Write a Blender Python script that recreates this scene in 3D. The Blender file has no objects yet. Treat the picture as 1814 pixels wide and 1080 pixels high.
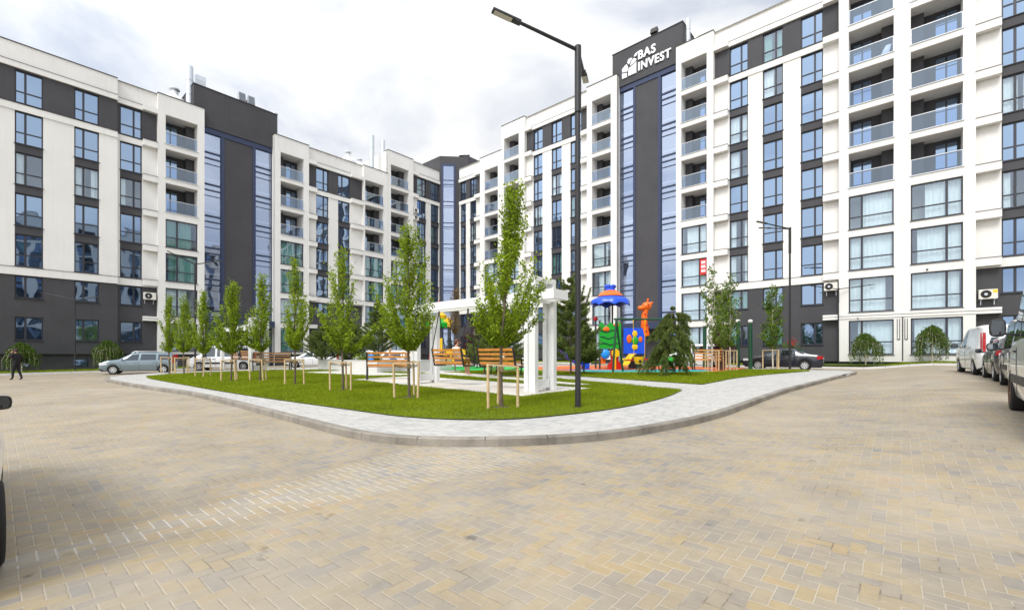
import bpy, bmesh, math, random
import numpy as np
from mathutils import Vector, Matrix
R = math.radians
SC = bpy.context.scene
# ------------------------------------------------------------------ camera, sky, sun, exposure
cam_d = bpy.data.cameras.new('camera'); cam = bpy.data.objects.new('camera', cam_d)
SC.collection.objects.link(cam); SC.camera = cam
cam.location = (0, 0, 0); cam.rotation_euler = (R(90), 0, 0)
cam_d.sensor_width = 36.0; cam_d.lens = 15.74; cam_d.shift_y = 0.0485
cam_d.clip_start = 0.05; cam_d.clip_end = 3000

SUN_EL, SUN_AZ = 50.0, 208.0          # azimuth measured from +Y, clockwise
w = bpy.data.worlds.new('World'); SC.world = w; w.use_nodes = True
nt = w.node_tree; nt.nodes.clear()
def N(t, ty, **k):
    n = t.nodes.new(ty)
    for a, b in k.items():
        if a == 'op': n.operation = b
        else: setattr(n, a, b)
    return n
out = N(nt, 'ShaderNodeOutputWorld')
sky = N(nt, 'ShaderNodeTexSky', sky_type='NISHITA', sun_disc=False)
sky.sun_elevation = R(SUN_EL); sky.sun_rotation = R(SUN_AZ)
bg1 = N(nt, 'ShaderNodeBackground'); bg1.inputs[1].default_value = 0.10
nt.links.new(sky.outputs[0], bg1.inputs[0])
bg2 = N(nt, 'ShaderNodeBackground'); bg2.inputs[1].default_value = 0.74
tc = N(nt, 'ShaderNodeTexCoord')
mp = N(nt, 'ShaderNodeMapping'); mp.inputs['Scale'].default_value = (1.0, 1.0, 2.2)
nt.links.new(tc.outputs['Generated'], mp.inputs[0])
n1 = N(nt, 'ShaderNodeTexNoise'); n1.inputs['Scale'].default_value = 2.3; n1.inputs['Detail'].default_value = 7; n1.inputs['Roughness'].default_value = .52
n1.inputs['Distortion'].default_value = .35
nt.links.new(mp.outputs[0], n1.inputs['Vector'])
cr = N(nt, 'ShaderNodeValToRGB')
e = cr.color_ramp.elements; e[0].position = .37; e[0].color = (.66, .72, .84, 1); e[1].position = .58; e[1].color = (1.16, 1.16, 1.15, 1)
m_ = cr.color_ramp.elements.new(.47); m_.color = (.90, .93, .985, 1)
nt.links.new(n1.outputs[0], cr.inputs[0]); nt.links.new(cr.outputs[0], bg2.inputs[0])
# the cloud is brighter on the side where the sun stands behind it
az = R(SUN_AZ); el = R(SUN_EL)
sdir = Vector((math.sin(az) * math.cos(el), math.cos(az) * math.cos(el), math.sin(el)))   # towards the sun
dt = N(nt, 'ShaderNodeVectorMath', op='DOT_PRODUCT'); nt.links.new(tc.outputs['Generated'], dt.inputs[0]); dt.inputs[1].default_value = sdir
gl_ = N(nt, 'ShaderNodeMapRange'); gl_.inputs[1].default_value = -.3; gl_.inputs[2].default_value = .9; gl_.inputs[3].default_value = .63; gl_.inputs[4].default_value = 1.2
nt.links.new(dt.outputs['Value'], gl_.inputs[0]); nt.links.new(gl_.outputs[0], bg2.inputs[1])
cr2 = N(nt, 'ShaderNodeValToRGB'); e = cr2.color_ramp.elements
e[0].position = .30; e[0].color = (.80, .80, .80, 1); e[1].position = .44; e[1].color = (.97, .97, .97, 1)
nt.links.new(n1.outputs[0], cr2.inputs[0])
mx = N(nt, 'ShaderNodeMixShader'); nt.links.new(cr2.outputs[0], mx.inputs[0])
nt.links.new(bg1.outputs[0], mx.inputs[1]); nt.links.new(bg2.outputs[0], mx.inputs[2])
nt.links.new(mx.outputs[0], out.inputs[0])

sd = bpy.data.lights.new('sun', 'SUN'); so = bpy.data.objects.new('sun', sd); SC.collection.objects.link(so)
sd.energy = 1.9; sd.angle = R(24); sd.color = (1.0, .97, .92)
so.rotation_euler = sdir.to_track_quat('Z', 'Y').to_euler(); so.location = sdir * 200

vs = SC.view_settings; vs.view_transform = 'Standard'; vs.look = 'None'; vs.gamma = 1; vs.exposure = 0.42
try:
    SC.cycles.max_bounces = 8; SC.cycles.diffuse_bounces = 3; SC.cycles.glossy_bounces = 3
    SC.cycles.transparent_max_bounces = 12; SC.cycles.use_denoising = True
    SC.cycles.sample_clamp_indirect = 6
except Exception: pass

# ------------------------------------------------------------------ helpers
COL = SC.collection
def _ss(v, a, b):
    t = min(1, max(0, (v - a) / (b - a))); return t * t * (3 - 2 * t)
def gz(x, y, up=0.0):
    # the yard falls gently to the left; the parking strip on the right lies a little higher
    q = .7527 * x - .658 * y; p = .658 * x + .753 * y
    return -1.5 + .007 * x + .0113 * y + .33 * _ss(q, -2.3, 1.7) * _ss(p, 4, 10) + up
class MB:
    """collects faces; build() links them as one mesh object"""
    def __init__(s): s.v = []; s.f = []; s.m = []; s.mi = 0
    def add(s, vs, fs, m=None):
        b = len(s.v); s.v += [tuple(p) for p in vs]
        m = s.mi if m is None else m
        for f in fs: s.f.append(tuple(i + b for i in f)); s.m.append(m)
    def quad(s, a, b, c, d, m=None): s.add([a, b, c, d], [(0, 1, 2, 3)], m)
    def box(s, x0, x1, y0, y1, z0, z1, m=None):
        s.add([(x0,y0,z0),(x1,y0,z0),(x1,y1,z0),(x0,y1,z0),(x0,y0,z1),(x1,y0,z1),(x1,y1,z1),(x0,y1,z1)],
              [(0,3,2,1),(4,5,6,7),(0,1,5,4),(1,2,6,5),(2,3,7,6),(3,0,4,7)], m)
    def bar(s, p, q, wx, wy, m=None, up=(0,0,1)):
        """square bar from p to q, wx by wy"""
        p, q = Vector(p), Vector(q); d = (q - p).normalized(); u = Vector(up)
        if abs(d.dot(u)) > .95: u = Vector((0, 1, 0))
        a = d.cross(u).normalized(); b = a.cross(d).normalized()
        vs = []
        for c in (p, q):
            for sx, sy in ((-1,-1),(1,-1),(1,1),(-1,1)): vs.append(c + a * (sx * wx / 2) + b * (sy * wy / 2))
        s.add(vs, [(0,1,2,3),(7,6,5,4),(0,4,5,1),(1,5,6,2),(2,6,7,3),(3,7,4,0)], m)
    def tube(s, pts, rs, n=8, m=None, cap=True):
        pts = [Vector(p) for p in pts]
        if not isinstance(rs, (list, tuple)): rs = [rs] * len(pts)
        vs = []; a = None
        for i, p in enumerate(pts):
            d = (pts[min(i+1, len(pts)-1)] - pts[max(i-1, 0)])
            d = d.normalized() if d.length > 1e-9 else Vector((0,0,1))
            if a is None:
                t = Vector((1,0,0)) if abs(d.x) < .9 else Vector((0,1,0))
                a = (t - d * t.dot(d)).normalized()
            else:
                a = a - d * a.dot(d); a = a.normalized() if a.length > 1e-6 else Vector((1,0,0))
            b = d.cross(a)
            for k in range(n):
                t = 2 * math.pi * k / n; vs.append(p + (a * math.cos(t) + b * math.sin(t)) * rs[i])
        fs = []
        for i in range(len(pts) - 1):
            for k in range(n): fs.append((i*n+k, i*n+(k+1)%n, (i+1)*n+(k+1)%n, (i+1)*n+k))
        if cap: fs.append(tuple(range(n-1, -1, -1))); fs.append(tuple((len(pts)-1)*n + k for k in range(n)))
        s.add(vs, fs, m)
    def lathe(s, prof, n=16, c=(0,0,0), axis='z', m=None):
        vs = []
        for r, h in prof:
            for k in range(n):
                t = 2*math.pi*k/n; x, y = r*math.cos(t), r*math.sin(t)
                p = (x, y, h) if axis == 'z' else ((x, h, y) if axis == 'y' else (h, x, y))
                vs.append((p[0]+c[0], p[1]+c[1], p[2]+c[2]))
        fs = []
        for i in range(len(prof)-1):
            for k in range(n):
                q = (i*n+k, i*n+(k+1)%n, (i+1)*n+(k+1)%n, (i+1)*n+k)
                fs.append(q if axis != 'y' else q[::-1])
        s.add(vs, fs, m)
    def ball(s, c, r, n=12, m=None, sc=(1,1,1)):
        prof = [(max(1e-4, math.sin(math.pi*i/(n//2+2)))*1.0, -math.cos(math.pi*i/(n//2+2))) for i in range(n//2+3)]
        vs = []; k0 = len(prof)
        for pr, h in prof:
            for k in range(n):
                t = 2*math.pi*k/n
                vs.append((c[0]+r*sc[0]*pr*math.cos(t), c[1]+r*sc[1]*pr*math.sin(t), c[2]+r*sc[2]*h))
        s.add(vs, [(i*n+k, i*n+(k+1)%n, (i+1)*n+(k+1)%n, (i+1)*n+k) for i in range(k0-1) for k in range(n)], m)
    def prism(s, poly, y0, y1, m=None, plane='xz'):
        """extruded polygon; poly in xz extruded along y, or in xy extruded along z"""
        n = len(poly)
        if plane == 'xz': vs = [(a, y0, b) for a, b in poly] + [(a, y1, b) for a, b in poly]
        elif plane == 'yz': vs = [(y0, a, b) for a, b in poly] + [(y1, a, b) for a, b in poly]
        else: vs = [(a, b, y0) for a, b in poly] + [(a, b, y1) for a, b in poly]
        s.add(vs, [tuple(range(n)), tuple(range(2*n-1, n-1, -1))] + [(i, i+n, (i+1)%n+n, (i+1)%n) for i in range(n)], m)
    def mesh(s, name, mats, smooth=None, bev=0):
        me = bpy.data.meshes.new(name); me.from_pydata([tuple(p) for p in s.v], [], s.f)
        mats = mats if isinstance(mats, (list, tuple)) else [mats]
        for m in mats: me.materials.append(m)
        if len(mats) > 1: me.polygons.foreach_set('material_index', s.m)
        if bev or smooth is not None:
            bm = bmesh.new(); bm.from_mesh(me)
            if smooth is not None: bmesh.ops.recalc_face_normals(bm, faces=bm.faces)
            if bev:
                es = [e for e in bm.edges if len(e.link_faces) == 2 and e.calc_face_angle(0) > .6]
                bmesh.ops.bevel(bm, geom=es, offset=bev, segments=2, affect='EDGES', profile=.6, clamp_overlap=True)
            bm.to_mesh(me); bm.free()
        if smooth is not None:
            me.shade_smooth()
            if smooth: me.set_sharp_from_angle(angle=R(smooth))
        me.update(); return me
    def build(s, name, mats, parent=None, smooth=None, bev=0, loc=None):
        return obj(name, s.mesh(name, mats, smooth, bev), parent, loc)
def obj(name, me, parent=None, loc=None, rz=0):
    o = bpy.data.objects.new(name, me); COL.objects.link(o)
    if parent: o.parent = parent
    if loc is not None: o.location = loc
    if rz: o.rotation_euler = (0, 0, rz)
    return o
def tag(o, label, cat, group=None, kind=None):
    o['label'] = label; o['category'] = cat
    if group: o['group'] = group
    if kind: o['kind'] = kind
    return o
def thing(name, label, cat, loc=(0,0,0), rz=0, group=None):
    o = bpy.data.objects.new(name, None); COL.objects.link(o)
    o.empty_display_size = .3; o.location = loc; o.rotation_euler = (0, 0, rz)
    return tag(o, label, cat, group)
def struct(o): o['kind'] = 'structure'; return o
def copy_tree(o, parent=None):
    c = o.copy(); COL.objects.link(c)
    if parent: c.parent = parent
    for ch in list(o.children): copy_tree(ch, c)
    return c

# ------------------------------------------------------------------ materials
def mat(name, col, rough=.6, var=0.0, vscale=3.0, bump=0.0, bscale=40.0, metal=0.0, spec=.5, coat=0.0, isl=0.0, streak=0.0):
    m = bpy.data.materials.new(name); m.use_nodes = True; t = m.node_tree
    b = t.nodes['Principled BSDF']
    b.inputs['Base Color'].default_value = (*col, 1); b.inputs['Roughness'].default_value = rough
    b.inputs['Metallic'].default_value = metal; b.inputs['Specular IOR Level'].default_value = spec
    if coat: b.inputs['Coat Weight'].default_value = coat; b.inputs['Coat Roughness'].default_value = .03
    c = None; tc = None
    if var or bump or streak: tc = N(t, 'ShaderNodeTexCoord')
    if var:
        nz = N(t, 'ShaderNodeTexNoise'); nz.inputs['Scale'].default_value = vscale; nz.inputs['Detail'].default_value = 6
        nz.inputs['Roughness'].default_value = .6
        t.links.new(tc.outputs['Object'], nz.inputs['Vector'])
        rp = N(t, 'ShaderNodeMapRange'); rp.inputs[1].default_value = .3; rp.inputs[2].default_value = .7
        rp.inputs[3].default_value = 1 - var; rp.inputs[4].default_value = 1 + var
        t.links.new(nz.outputs[0], rp.inputs[0])
        mxn = N(t, 'ShaderNodeMix', data_type='RGBA', blend_type='MULTIPLY'); mxn.inputs[0].default_value = 1
        mxn.inputs[6].default_value = (*col, 1); t.links.new(rp.outputs[0], mxn.inputs[7]); c = mxn.outputs[2]
    if streak:
        mp = N(t, 'ShaderNodeMapping'); mp.inputs['Scale'].default_value = (5, 5, .22); t.links.new(tc.outputs['Object'], mp.inputs[0])
        nz = N(t, 'ShaderNodeTexNoise'); nz.inputs['Scale'].default_value = 1.0; nz.inputs['Detail'].default_value = 5; t.links.new(mp.outputs[0], nz.inputs['Vector'])
        rp = N(t, 'ShaderNodeMapRange'); rp.inputs[1].default_value = .52; rp.inputs[2].default_value = .78
        rp.inputs[3].default_value = 1; rp.inputs[4].default_value = 1 - streak; t.links.new(nz.outputs[0], rp.inputs[0])
        mxn = N(t, 'ShaderNodeMix', data_type='RGBA', blend_type='MULTIPLY'); mxn.inputs[0].default_value = 1
        if c: t.links.new(c, mxn.inputs[6])
        else: mxn.inputs[6].default_value = (*col, 1)
        t.links.new(rp.outputs[0], mxn.inputs[7]); c = mxn.outputs[2]
    if isl:
        g = N(t, 'ShaderNodeNewGeometry'); rp = N(t, 'ShaderNodeMapRange'); rp.inputs[3].default_value = 1 - isl; rp.inputs[4].default_value = 1 + isl
        t.links.new(g.outputs['Random Per Island'], rp.inputs[0])
        mxn = N(t, 'ShaderNodeMix', data_type='RGBA', blend_type='MULTIPLY'); mxn.inputs[0].default_value = 1
        if c: t.links.new(c, mxn.inputs[6])
        else: mxn.inputs[6].default_value = (*col, 1)
        t.links.new(rp.outputs[0], mxn.inputs[7]); c = mxn.outputs[2]
    if c: t.links.new(c, b.inputs['Base Color'])
    if bump:
        nz = N(t, 'ShaderNodeTexNoise'); nz.inputs['Scale'].default_value = bscale; nz.inputs['Detail'].default_value = 3
        t.links.new(tc.outputs['Object'], nz.inputs['Vector'])
        bp = N(t, 'ShaderNodeBump'); bp.inputs['Strength'].default_value = bump; bp.inputs['Distance'].default_value = .02
        t.links.new(nz.outputs[0], bp.inputs['Height']); t.links.new(bp.outputs[0], b.inputs['Normal'])
    return m
def glass_mat(name, base, refl, lo, hi, clear=0.0, wob=.05):
    """coated window glass: mirror-like skin over a dark room (or over clear glass)"""
    m = bpy.data.materials.new(name); m.use_nodes = True; t = m.node_tree; t.nodes.clear()
    o = N(t, 'ShaderNodeOutputMaterial'); mxs = N(t, 'ShaderNodeMixShader')
    g = N(t, 'ShaderNodeBsdfGlossy'); g.inputs['Color'].default_value = (*refl, 1); g.inputs['Roughness'].default_value = .02
    d = N(t, 'ShaderNodeBsdfTransparent' if clear else 'ShaderNodeBsdfDiffuse'); d.inputs['Color'].default_value = (*base, 1)
    if not clear:
        oi = N(t, 'ShaderNodeObjectInfo'); rp = N(t, 'ShaderNodeMapRange'); rp.inputs[3].default_value = .3; rp.inputs[4].default_value = 1.9
        t.links.new(oi.outputs['Random'], rp.inputs[0])
        mu = N(t, 'ShaderNodeMix', data_type='RGBA', blend_type='MULTIPLY'); mu.inputs[0].default_value = 1; mu.inputs[6].default_value = (*base, 1)
        t.links.new(rp.outputs[0], mu.inputs[7]); t.links.new(mu.outputs[2], d.inputs['Color'])
    lw = N(t, 'ShaderNodeLayerWeight'); lw.inputs['Blend'].default_value = .35
    rp = N(t, 'ShaderNodeMapRange'); rp.inputs[3].default_value = lo; rp.inputs[4].default_value = hi
    t.links.new(lw.outputs['Facing'], rp.inputs[0]); t.links.new(rp.outputs[0], mxs.inputs[0])
    tc = N(t, 'ShaderNodeTexCoord'); oi2 = N(t, 'ShaderNodeObjectInfo')
    va = N(t, 'ShaderNodeVectorMath', op='MULTIPLY_ADD'); va.inputs[1].default_value = (.55, .55, .55)
    cx = N(t, 'ShaderNodeCombineXYZ'); sc = N(t, 'ShaderNodeMath', op='MULTIPLY'); sc.inputs[1].default_value = 53
    t.links.new(oi2.outputs['Random'], sc.inputs[0]); t.links.new(sc.outputs[0], cx.inputs[0])
    t.links.new(tc.outputs['Object'], va.inputs[0]); t.links.new(cx.outputs[0], va.inputs[2])
    nz = N(t, 'ShaderNodeTexNoise'); nz.inputs['Scale'].default_value = 1.0; nz.inputs['Detail'].default_value = 1
    t.links.new(va.outputs[0], nz.inputs['Vector'])
    bp = N(t, 'ShaderNodeBump'); bp.inputs['Strength'].default_value = wob; bp.inputs['Distance'].default_value = .25
    t.links.new(nz.outputs[0], bp.inputs['Height']); t.links.new(bp.outputs[0], g.inputs['Normal'])
    t.links.new(d.outputs[0], mxs.inputs[1]); t.links.new(g.outputs[0], mxs.inputs[2]); t.links.new(mxs.outputs[0], o.inputs[0])
    return m
def leaf_mat(name, c1, c2, transl=.35, ns=1.6):
    m = bpy.data.materials.new(name); m.use_nodes = True; t = m.node_tree; t.nodes.clear()
    o = N(t, 'ShaderNodeOutputMaterial'); g = N(t, 'ShaderNodeNewGeometry')
    tc = N(t, 'ShaderNodeTexCoord'); nz = N(t, 'ShaderNodeTexNoise'); nz.inputs['Scale'].default_value = ns; nz.inputs['Detail'].default_value = 4; t.links.new(tc.outputs['Object'], nz.inputs['Vector'])
    ad = N(t, 'ShaderNodeMath', op='ADD'); t.links.new(g.outputs['Random Per Island'], ad.inputs[0]); t.links.new(nz.outputs[0], ad.inputs[1])
    rp = N(t, 'ShaderNodeMapRange'); rp.inputs[1].default_value = .3; rp.inputs[2].default_value = 1.5; t.links.new(ad.outputs[0], rp.inputs[0])
    mi = N(t, 'ShaderNodeMix', data_type='RGBA'); mi.inputs[6].default_value = (*c1, 1); mi.inputs[7].default_value = (*c2, 1)
    t.links.new(rp.outputs[0], mi.inputs[0])
    d = N(t, 'ShaderNodeBsdfPrincipled'); d.inputs['Roughness'].default_value = .7; d.inputs['Specular IOR Level'].default_value = .12
    tr = N(t, 'ShaderNodeBsdfTranslucent'); ms = N(t, 'ShaderNodeMixShader'); ms.inputs[0].default_value = transl
    t.links.new(mi.outputs[2], d.inputs['Base Color']); t.links.new(mi.outputs[2], tr.inputs['Color'])
    t.links.new(d.outputs[0], ms.inputs[1]); t.links.new(tr.outputs[0], ms.inputs[2]); t.links.new(ms.outputs[0], o.inputs[0])
    return m
M = {}
M['white'] = mat('white_plaster', (.80, .79, .765), .85, .045, .30, .15, 60, streak=.065)
M['dark'] = mat('charcoal_plaster', (.060, .059, .066), .8, .14, .4, .2, 60, streak=.12)
M['dark2'] = mat('charcoal_brick_plaster', (.056, .056, .062), .75, .14, .5, .35, 25, streak=.1)
M['navy'] = mat('navy_metal', (.035, .050, .105), .4, metal=.3)
M['flash'] = mat('dark_flashing', (.035, .03, .03), .5)
M['frame'] = mat('anthracite_frame', (.028, .030, .042), .4)
M['glass'] = glass_mat('window_glass', (.012, .022, .038), (.50, .68, .96), .42, .95, wob=.05)
M['glass2'] = glass_mat('stair_glass', (.62, .68, .84), (.66, .77, 1.0), .46, .95, clear=1, wob=.05)
M['bal_glass'] = glass_mat('balcony_glass', (.48, .60, .80), (.70, .84, 1.0), .12, .75, clear=1, wob=.01)
M['bay_glass'] = glass_mat('bay_glass', (.86, .95, .98), (.66, .78, .97), .17, .85, clear=1, wob=.03)
M['curtain'] = mat('sheer_curtain', (.88, .90, .88), .9, .06, 2)
M['curtain_g'] = mat('green_curtain', (.22, .42, .34), .9, .10, 2)
M['curtain_v'] = mat('violet_curtain', (.42, .38, .60), .9, .10, 2)
M['room'] = mat('room_wall', (.62, .62, .60), .9)
M['soffit'] = mat('balcony_soffit', (.66, .63, .59), .85)
M['zinc'] = mat('zinc_sheet', (.62, .66, .70), .35, .08, 3, metal=.7)
M['alu'] = mat('brushed_aluminium', (.55, .56, .58), .35, metal=.8)
M['sign'] = mat('white_sign', (.92, .95, .97), .4)
M['kerb'] = mat('kerb_concrete', (.265, .24, .205), .9, .30, 1.3, .5, 30, streak=.25)
M['concrete'] = mat('pale_concrete', (.60, .595, .57), .9, .07, 1.2, .2, 30)
M['lamp'] = mat('lamp_post_paint', (.022, .022, .026), .45, .1, 4)
M['lens'] = mat('lamp_lens', (.5, .48, .42), .3)
M['wpaint'] = mat('white_gloss_paint', (.82, .82, .82), .35, .03, 2)
M['wood'] = mat('orange_timber', (.66, .27, .05), .5, .22, 5, .2, 30, isl=.18)
M['wood2'] = mat('brown_timber', (.48, .24, .10), .6, .2, 5, .2, 30, isl=.15)
M['stake'] = mat('pale_stake', (.55, .40, .22), .8, .18, 6, .3, 30, isl=.12)
M['iron'] = mat('black_iron', (.018, .017, .018), .5)
M['rope'] = mat('tie_rope', (.34, .25, .14), .9, .2, 20)
M['bark'] = mat('bark', (.135, .105, .075), .9, .3, 8, .6, 30)
M['birch'] = mat('birch_bark', (.60, .52, .42), .8, .25, 6, .4, 20)
M['leaf'] = leaf_mat('hornbeam_leaf', (.095, .175, .012), (.38, .49, .035), .38)
M['leaf_b'] = leaf_mat('birch_leaf', (.055, .12, .014), (.19, .28, .035), .35)
M['needle'] = leaf_mat('pine_needle', (.065, .105, .026), (.20, .25, .065), .28)
M['willow'] = leaf_mat('willow_leaf', (.04, .085, .010), (.105, .175, .022), .3)
M['plum'] = leaf_mat('plum_leaf', (.035, .012, .014), (.11, .03, .035), .25)
M['maple'] = leaf_mat('brown_leaf', (.13, .075, .03), (.26, .17, .06), .3)
M['grassblade'] = leaf_mat('grass_blade', (.11, .18, .007), (.36, .42, .020), .38, .75)
for n, c in dict(p_blue=(.012,.09,.75), p_green=(.015,.36,.03), p_red=(.55,.012,.012), p_yellow=(.88,.52,.01), p_orange=(.90,.15,.006), p_lblue=(.02,.28,.80)).items():
    M[n] = mat('plastic_' + n[2:], c, .3)
M['p_dgreen'] = mat('green_steel', (.010, .065, .030), .4)
M['p_dark'] = mat('slate_steel', (.05, .05, .06), .4)
M['tyre'] = mat('tyre_rubber', (.018, .018, .018), .85)
M['arch'] = mat('arch_black', (.012, .012, .012), .9)
M['rim'] = mat('alloy_rim', (.62, .63, .65), .3, metal=.6)
M['carglass'] = glass_mat('car_glass', (.010, .013, .016), (.80, .88, .95), .10, .80, wob=.02)
M['red_l'] = mat('tail_lamp', (.45, .008, .012), .15, coat=.5)
M['clear_l'] = mat('head_lamp', (.75, .77, .8), .1, coat=.8)
M['plate'] = mat('number_plate', (.8, .8, .78), .4)
M['bplastic'] = mat('black_plastic', (.02, .02, .02), .5)
M['skin'] = mat('skin', (.60, .33, .22), .55, .06, 10)
M['hair'] = mat('dark_hair', (.025, .015, .012), .5)
M['hair2'] = mat('auburn_hair', (.10, .035, .018), .5)
M['black_c'] = mat('black_cloth', (.010, .010, .012), .9)
M['white_c'] = mat('white_cloth', (.82, .78, .72), .9)
M['pink_c'] = mat('pink_cloth', (.75, .45, .42), .9)
M['denim'] = mat('denim', (.14, .22, .36), .9)
M['gold_c'] = mat('mustard_skirt', (.34, .22, .03), .9, .2, 10)
# ------------------------------------------------------------------ the ground
def mth(t, op, a, b=None, c=None):
    n = t.nodes.new('ShaderNodeMath'); n.operation = op
    for i, v in enumerate((a, b, c)):
        if v is None: continue
        if isinstance(v, (int, float)): n.inputs[i].default_value = v
        else: t.links.new(v, n.inputs[i])
    return n.outputs[0]
def herringbone(name, width, ang, joint, cols, jcols, dusty):
    m = bpy.data.materials.new(name); m.use_nodes = True; t = m.node_tree; L = t.links.new
    b = t.nodes['Principled BSDF']; b.inputs['Roughness'].default_value = .82; b.inputs['Specular IOR Level'].default_value = .3
    tc = N(t, 'ShaderNodeTexCoord'); mp = N(t, 'ShaderNodeMapping'); mp.inputs['Rotation'].default_value = (0, 0, R(ang))
    mp.inputs['Scale'].default_value = (1/width,)*3
    L(tc.outputs['Object'], mp.inputs[0])
    wn = N(t, 'ShaderNodeTexNoise'); wn.inputs['Scale'].default_value = .9; wn.inputs['Detail'].default_value = 2
    L(mp.outputs[0], wn.inputs['Vector'])
    wv = N(t, 'ShaderNodeVectorMath', op='SUBTRACT'); L(wn.outputs['Color'], wv.inputs[0]); wv.inputs[1].default_value = (.5,.5,.5)
    wa = N(t, 'ShaderNodeVectorMath', op='MULTIPLY_ADD'); L(wv.outputs[0], wa.inputs[0]); wa.inputs[1].default_value = (.10,.10,0); L(mp.outputs[0], wa.inputs[2])
    sx = N(t, 'ShaderNodeSeparateXYZ'); L(wa.outputs[0], sx.inputs[0])
    x, y = sx.outputs[0], sx.outputs[1]
    i = mth(t, 'FLOOR', x); j = mth(t, 'FLOOR', y); fx = mth(t, 'SUBTRACT', x, i); fy = mth(t, 'SUBTRACT', y, j)
    k = mth(t, 'FLOORED_MODULO', mth(t, 'SUBTRACT', i, j), 4.0)
    is1 = mth(t, 'COMPARE', k, 1.0, .1); is2 = mth(t, 'COMPARE', k, 2.0, .1)
    ver = mth(t, 'GREATER_THAN', k, 1.5)
    idx = mth(t, 'SUBTRACT', i, is1); idy = mth(t, 'SUBTRACT', j, is2)
    lx = mth(t, 'ADD', fx, is1); ly = mth(t, 'ADD', fy, is2)
    wx = mth(t, 'SUBTRACT', 2.0, ver); wy = mth(t, 'ADD', 1.0, ver)
    ex = mth(t, 'MINIMUM', lx, mth(t, 'SUBTRACT', wx, lx)); ey = mth(t, 'MINIMUM', ly, mth(t, 'SUBTRACT', wy, ly))
    ed = mth(t, 'MINIMUM', ex, ey)
    cid = N(t, 'ShaderNodeCombineXYZ'); L(idx, cid.inputs[0]); L(idy, cid.inputs[1]); L(ver, cid.inputs[2])
    wnz = N(t, 'ShaderNodeTexWhiteNoise', noise_dimensions='3D'); L(cid.outputs[0], wnz.inputs['Vector'])
    big = N(t, 'ShaderNodeTexNoise'); big.inputs['Scale'].default_value = .055; big.inputs['Detail'].default_value = 5; big.inputs['Roughness'].default_value = .65; L(mp.outputs[0], big.inputs['Vector'])
    sel = mth(t, 'ADD', mth(t, 'MULTIPLY', wnz.outputs['Value'], .62), mth(t, 'MULTIPLY', mth(t, 'SUBTRACT', big.outputs[0], .22), .66))
    cr = N(t, 'ShaderNodeValToRGB'); cr.color_ramp.interpolation = 'LINEAR'
    el = cr.color_ramp.elements; el[0].position = cols[0][0]; el[0].color = (*cols[0][1], 1); el[1].position = cols[-1][0]; el[1].color = (*cols[-1][1], 1)
    for p, c in cols[1:-1]: q = el.new(p); q.color = (*c, 1)
    L(sel, cr.inputs[0])
    # cloudy shading within each block
    iv = N(t, 'ShaderNodeTexNoise'); iv.inputs['Scale'].default_value = 1.1; iv.inputs['Detail'].default_value = 5; L(mp.outputs[0], iv.inputs['Vector'])
    fin = N(t, 'ShaderNodeTexNoise'); fin.inputs['Scale'].default_value = 14; fin.inputs['Detail'].default_value = 4; L(mp.outputs[0], fin.inputs['Vector'])
    br = mth(t, 'ADD', mth(t, 'MULTIPLY', iv.outputs[0], .30), mth(t, 'ADD', mth(t, 'MULTIPLY', fin.outputs[0], .28), mth(t, 'MULTIPLY', wnz.outputs['Value'], .0)))
    br = mth(t, 'ADD', br, .71)
    mu = N(t, 'ShaderNodeMix', data_type='RGBA', blend_type='MULTIPLY'); mu.inputs[0].default_value = 1; L(cr.outputs[0], mu.inputs[6]); L(br, mu.inputs[7])
    # joints: pale sand in places, open and dark in others
    jn = N(t, 'ShaderNodeTexNoise'); jn.inputs['Scale'].default_value = .16; jn.inputs['Detail'].default_value = 6; jn.inputs['Roughness'].default_value = .7; L(mp.outputs[0], jn.inputs['Vector'])
    jr = N(t, 'ShaderNodeValToRGB'); je = jr.color_ramp.elements; je[0].position = .36; je[0].color = (*jcols[0], 1); je[1].position = .47; je[1].color = (*jcols[1], 1)
    L(jn.outputs[0], jr.inputs[0])
    jm = N(t, 'ShaderNodeMapRange'); jm.inputs[1].default_value = joint * .55; jm.inputs[2].default_value = joint * 1.25; jm.inputs[3].default_value = 1; jm.inputs[4].default_value = 0
    L(ed, jm.inputs[0])
    mj = N(t, 'ShaderNodeMix', data_type='RGBA'); L(mth(t, 'MULTIPLY', jm.outputs[0], .8), mj.inputs[0]); L(mu.outputs[2], mj.inputs[6]); L(jr.outputs[0], mj.inputs[7])
    col = mj.outputs[2]
    if dusty:
        so_ = N(t, 'ShaderNodeSeparateXYZ'); L(tc.outputs['Object'], so_.inputs[0]); X, Y = so_.outputs[0], so_.outputs[1]
        # spilt white grout swept along a line towards the kerb: it stays in the short joints
        u = mth(t, 'SUBTRACT', mth(t, 'MULTIPLY', mth(t, 'ADD', X, 3.35), .749), mth(t, 'MULTIPLY', mth(t, 'SUBTRACT', Y, 3.45), .663))
        v = mth(t, 'ADD', mth(t, 'MULTIPLY', mth(t, 'ADD', X, 3.35), .663), mth(t, 'MULTIPLY', mth(t, 'SUBTRACT', Y, 3.45), .749))
        dn = N(t, 'ShaderNodeTexNoise'); dn.inputs['Scale'].default_value = .35; dn.inputs['Detail'].default_value = 5; L(mp.outputs[0], dn.inputs['Vector'])
        wid = mth(t, 'ADD', .16, mth(t, 'MULTIPLY', mth(t, 'MAXIMUM', v, 0.0), .22))
        band = mth(t, 'SUBTRACT', 1.0, mth(t, 'DIVIDE', mth(t, 'ABSOLUTE', u), wid))
        band = mth(t, 'MULTIPLY', mth(t, 'MAXIMUM', band, 0.0), mth(t, 'LESS_THAN', v, 4.6))
        band = mth(t, 'MULTIPLY', band, mth(t, 'GREATER_THAN', v, -1.6))
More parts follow.
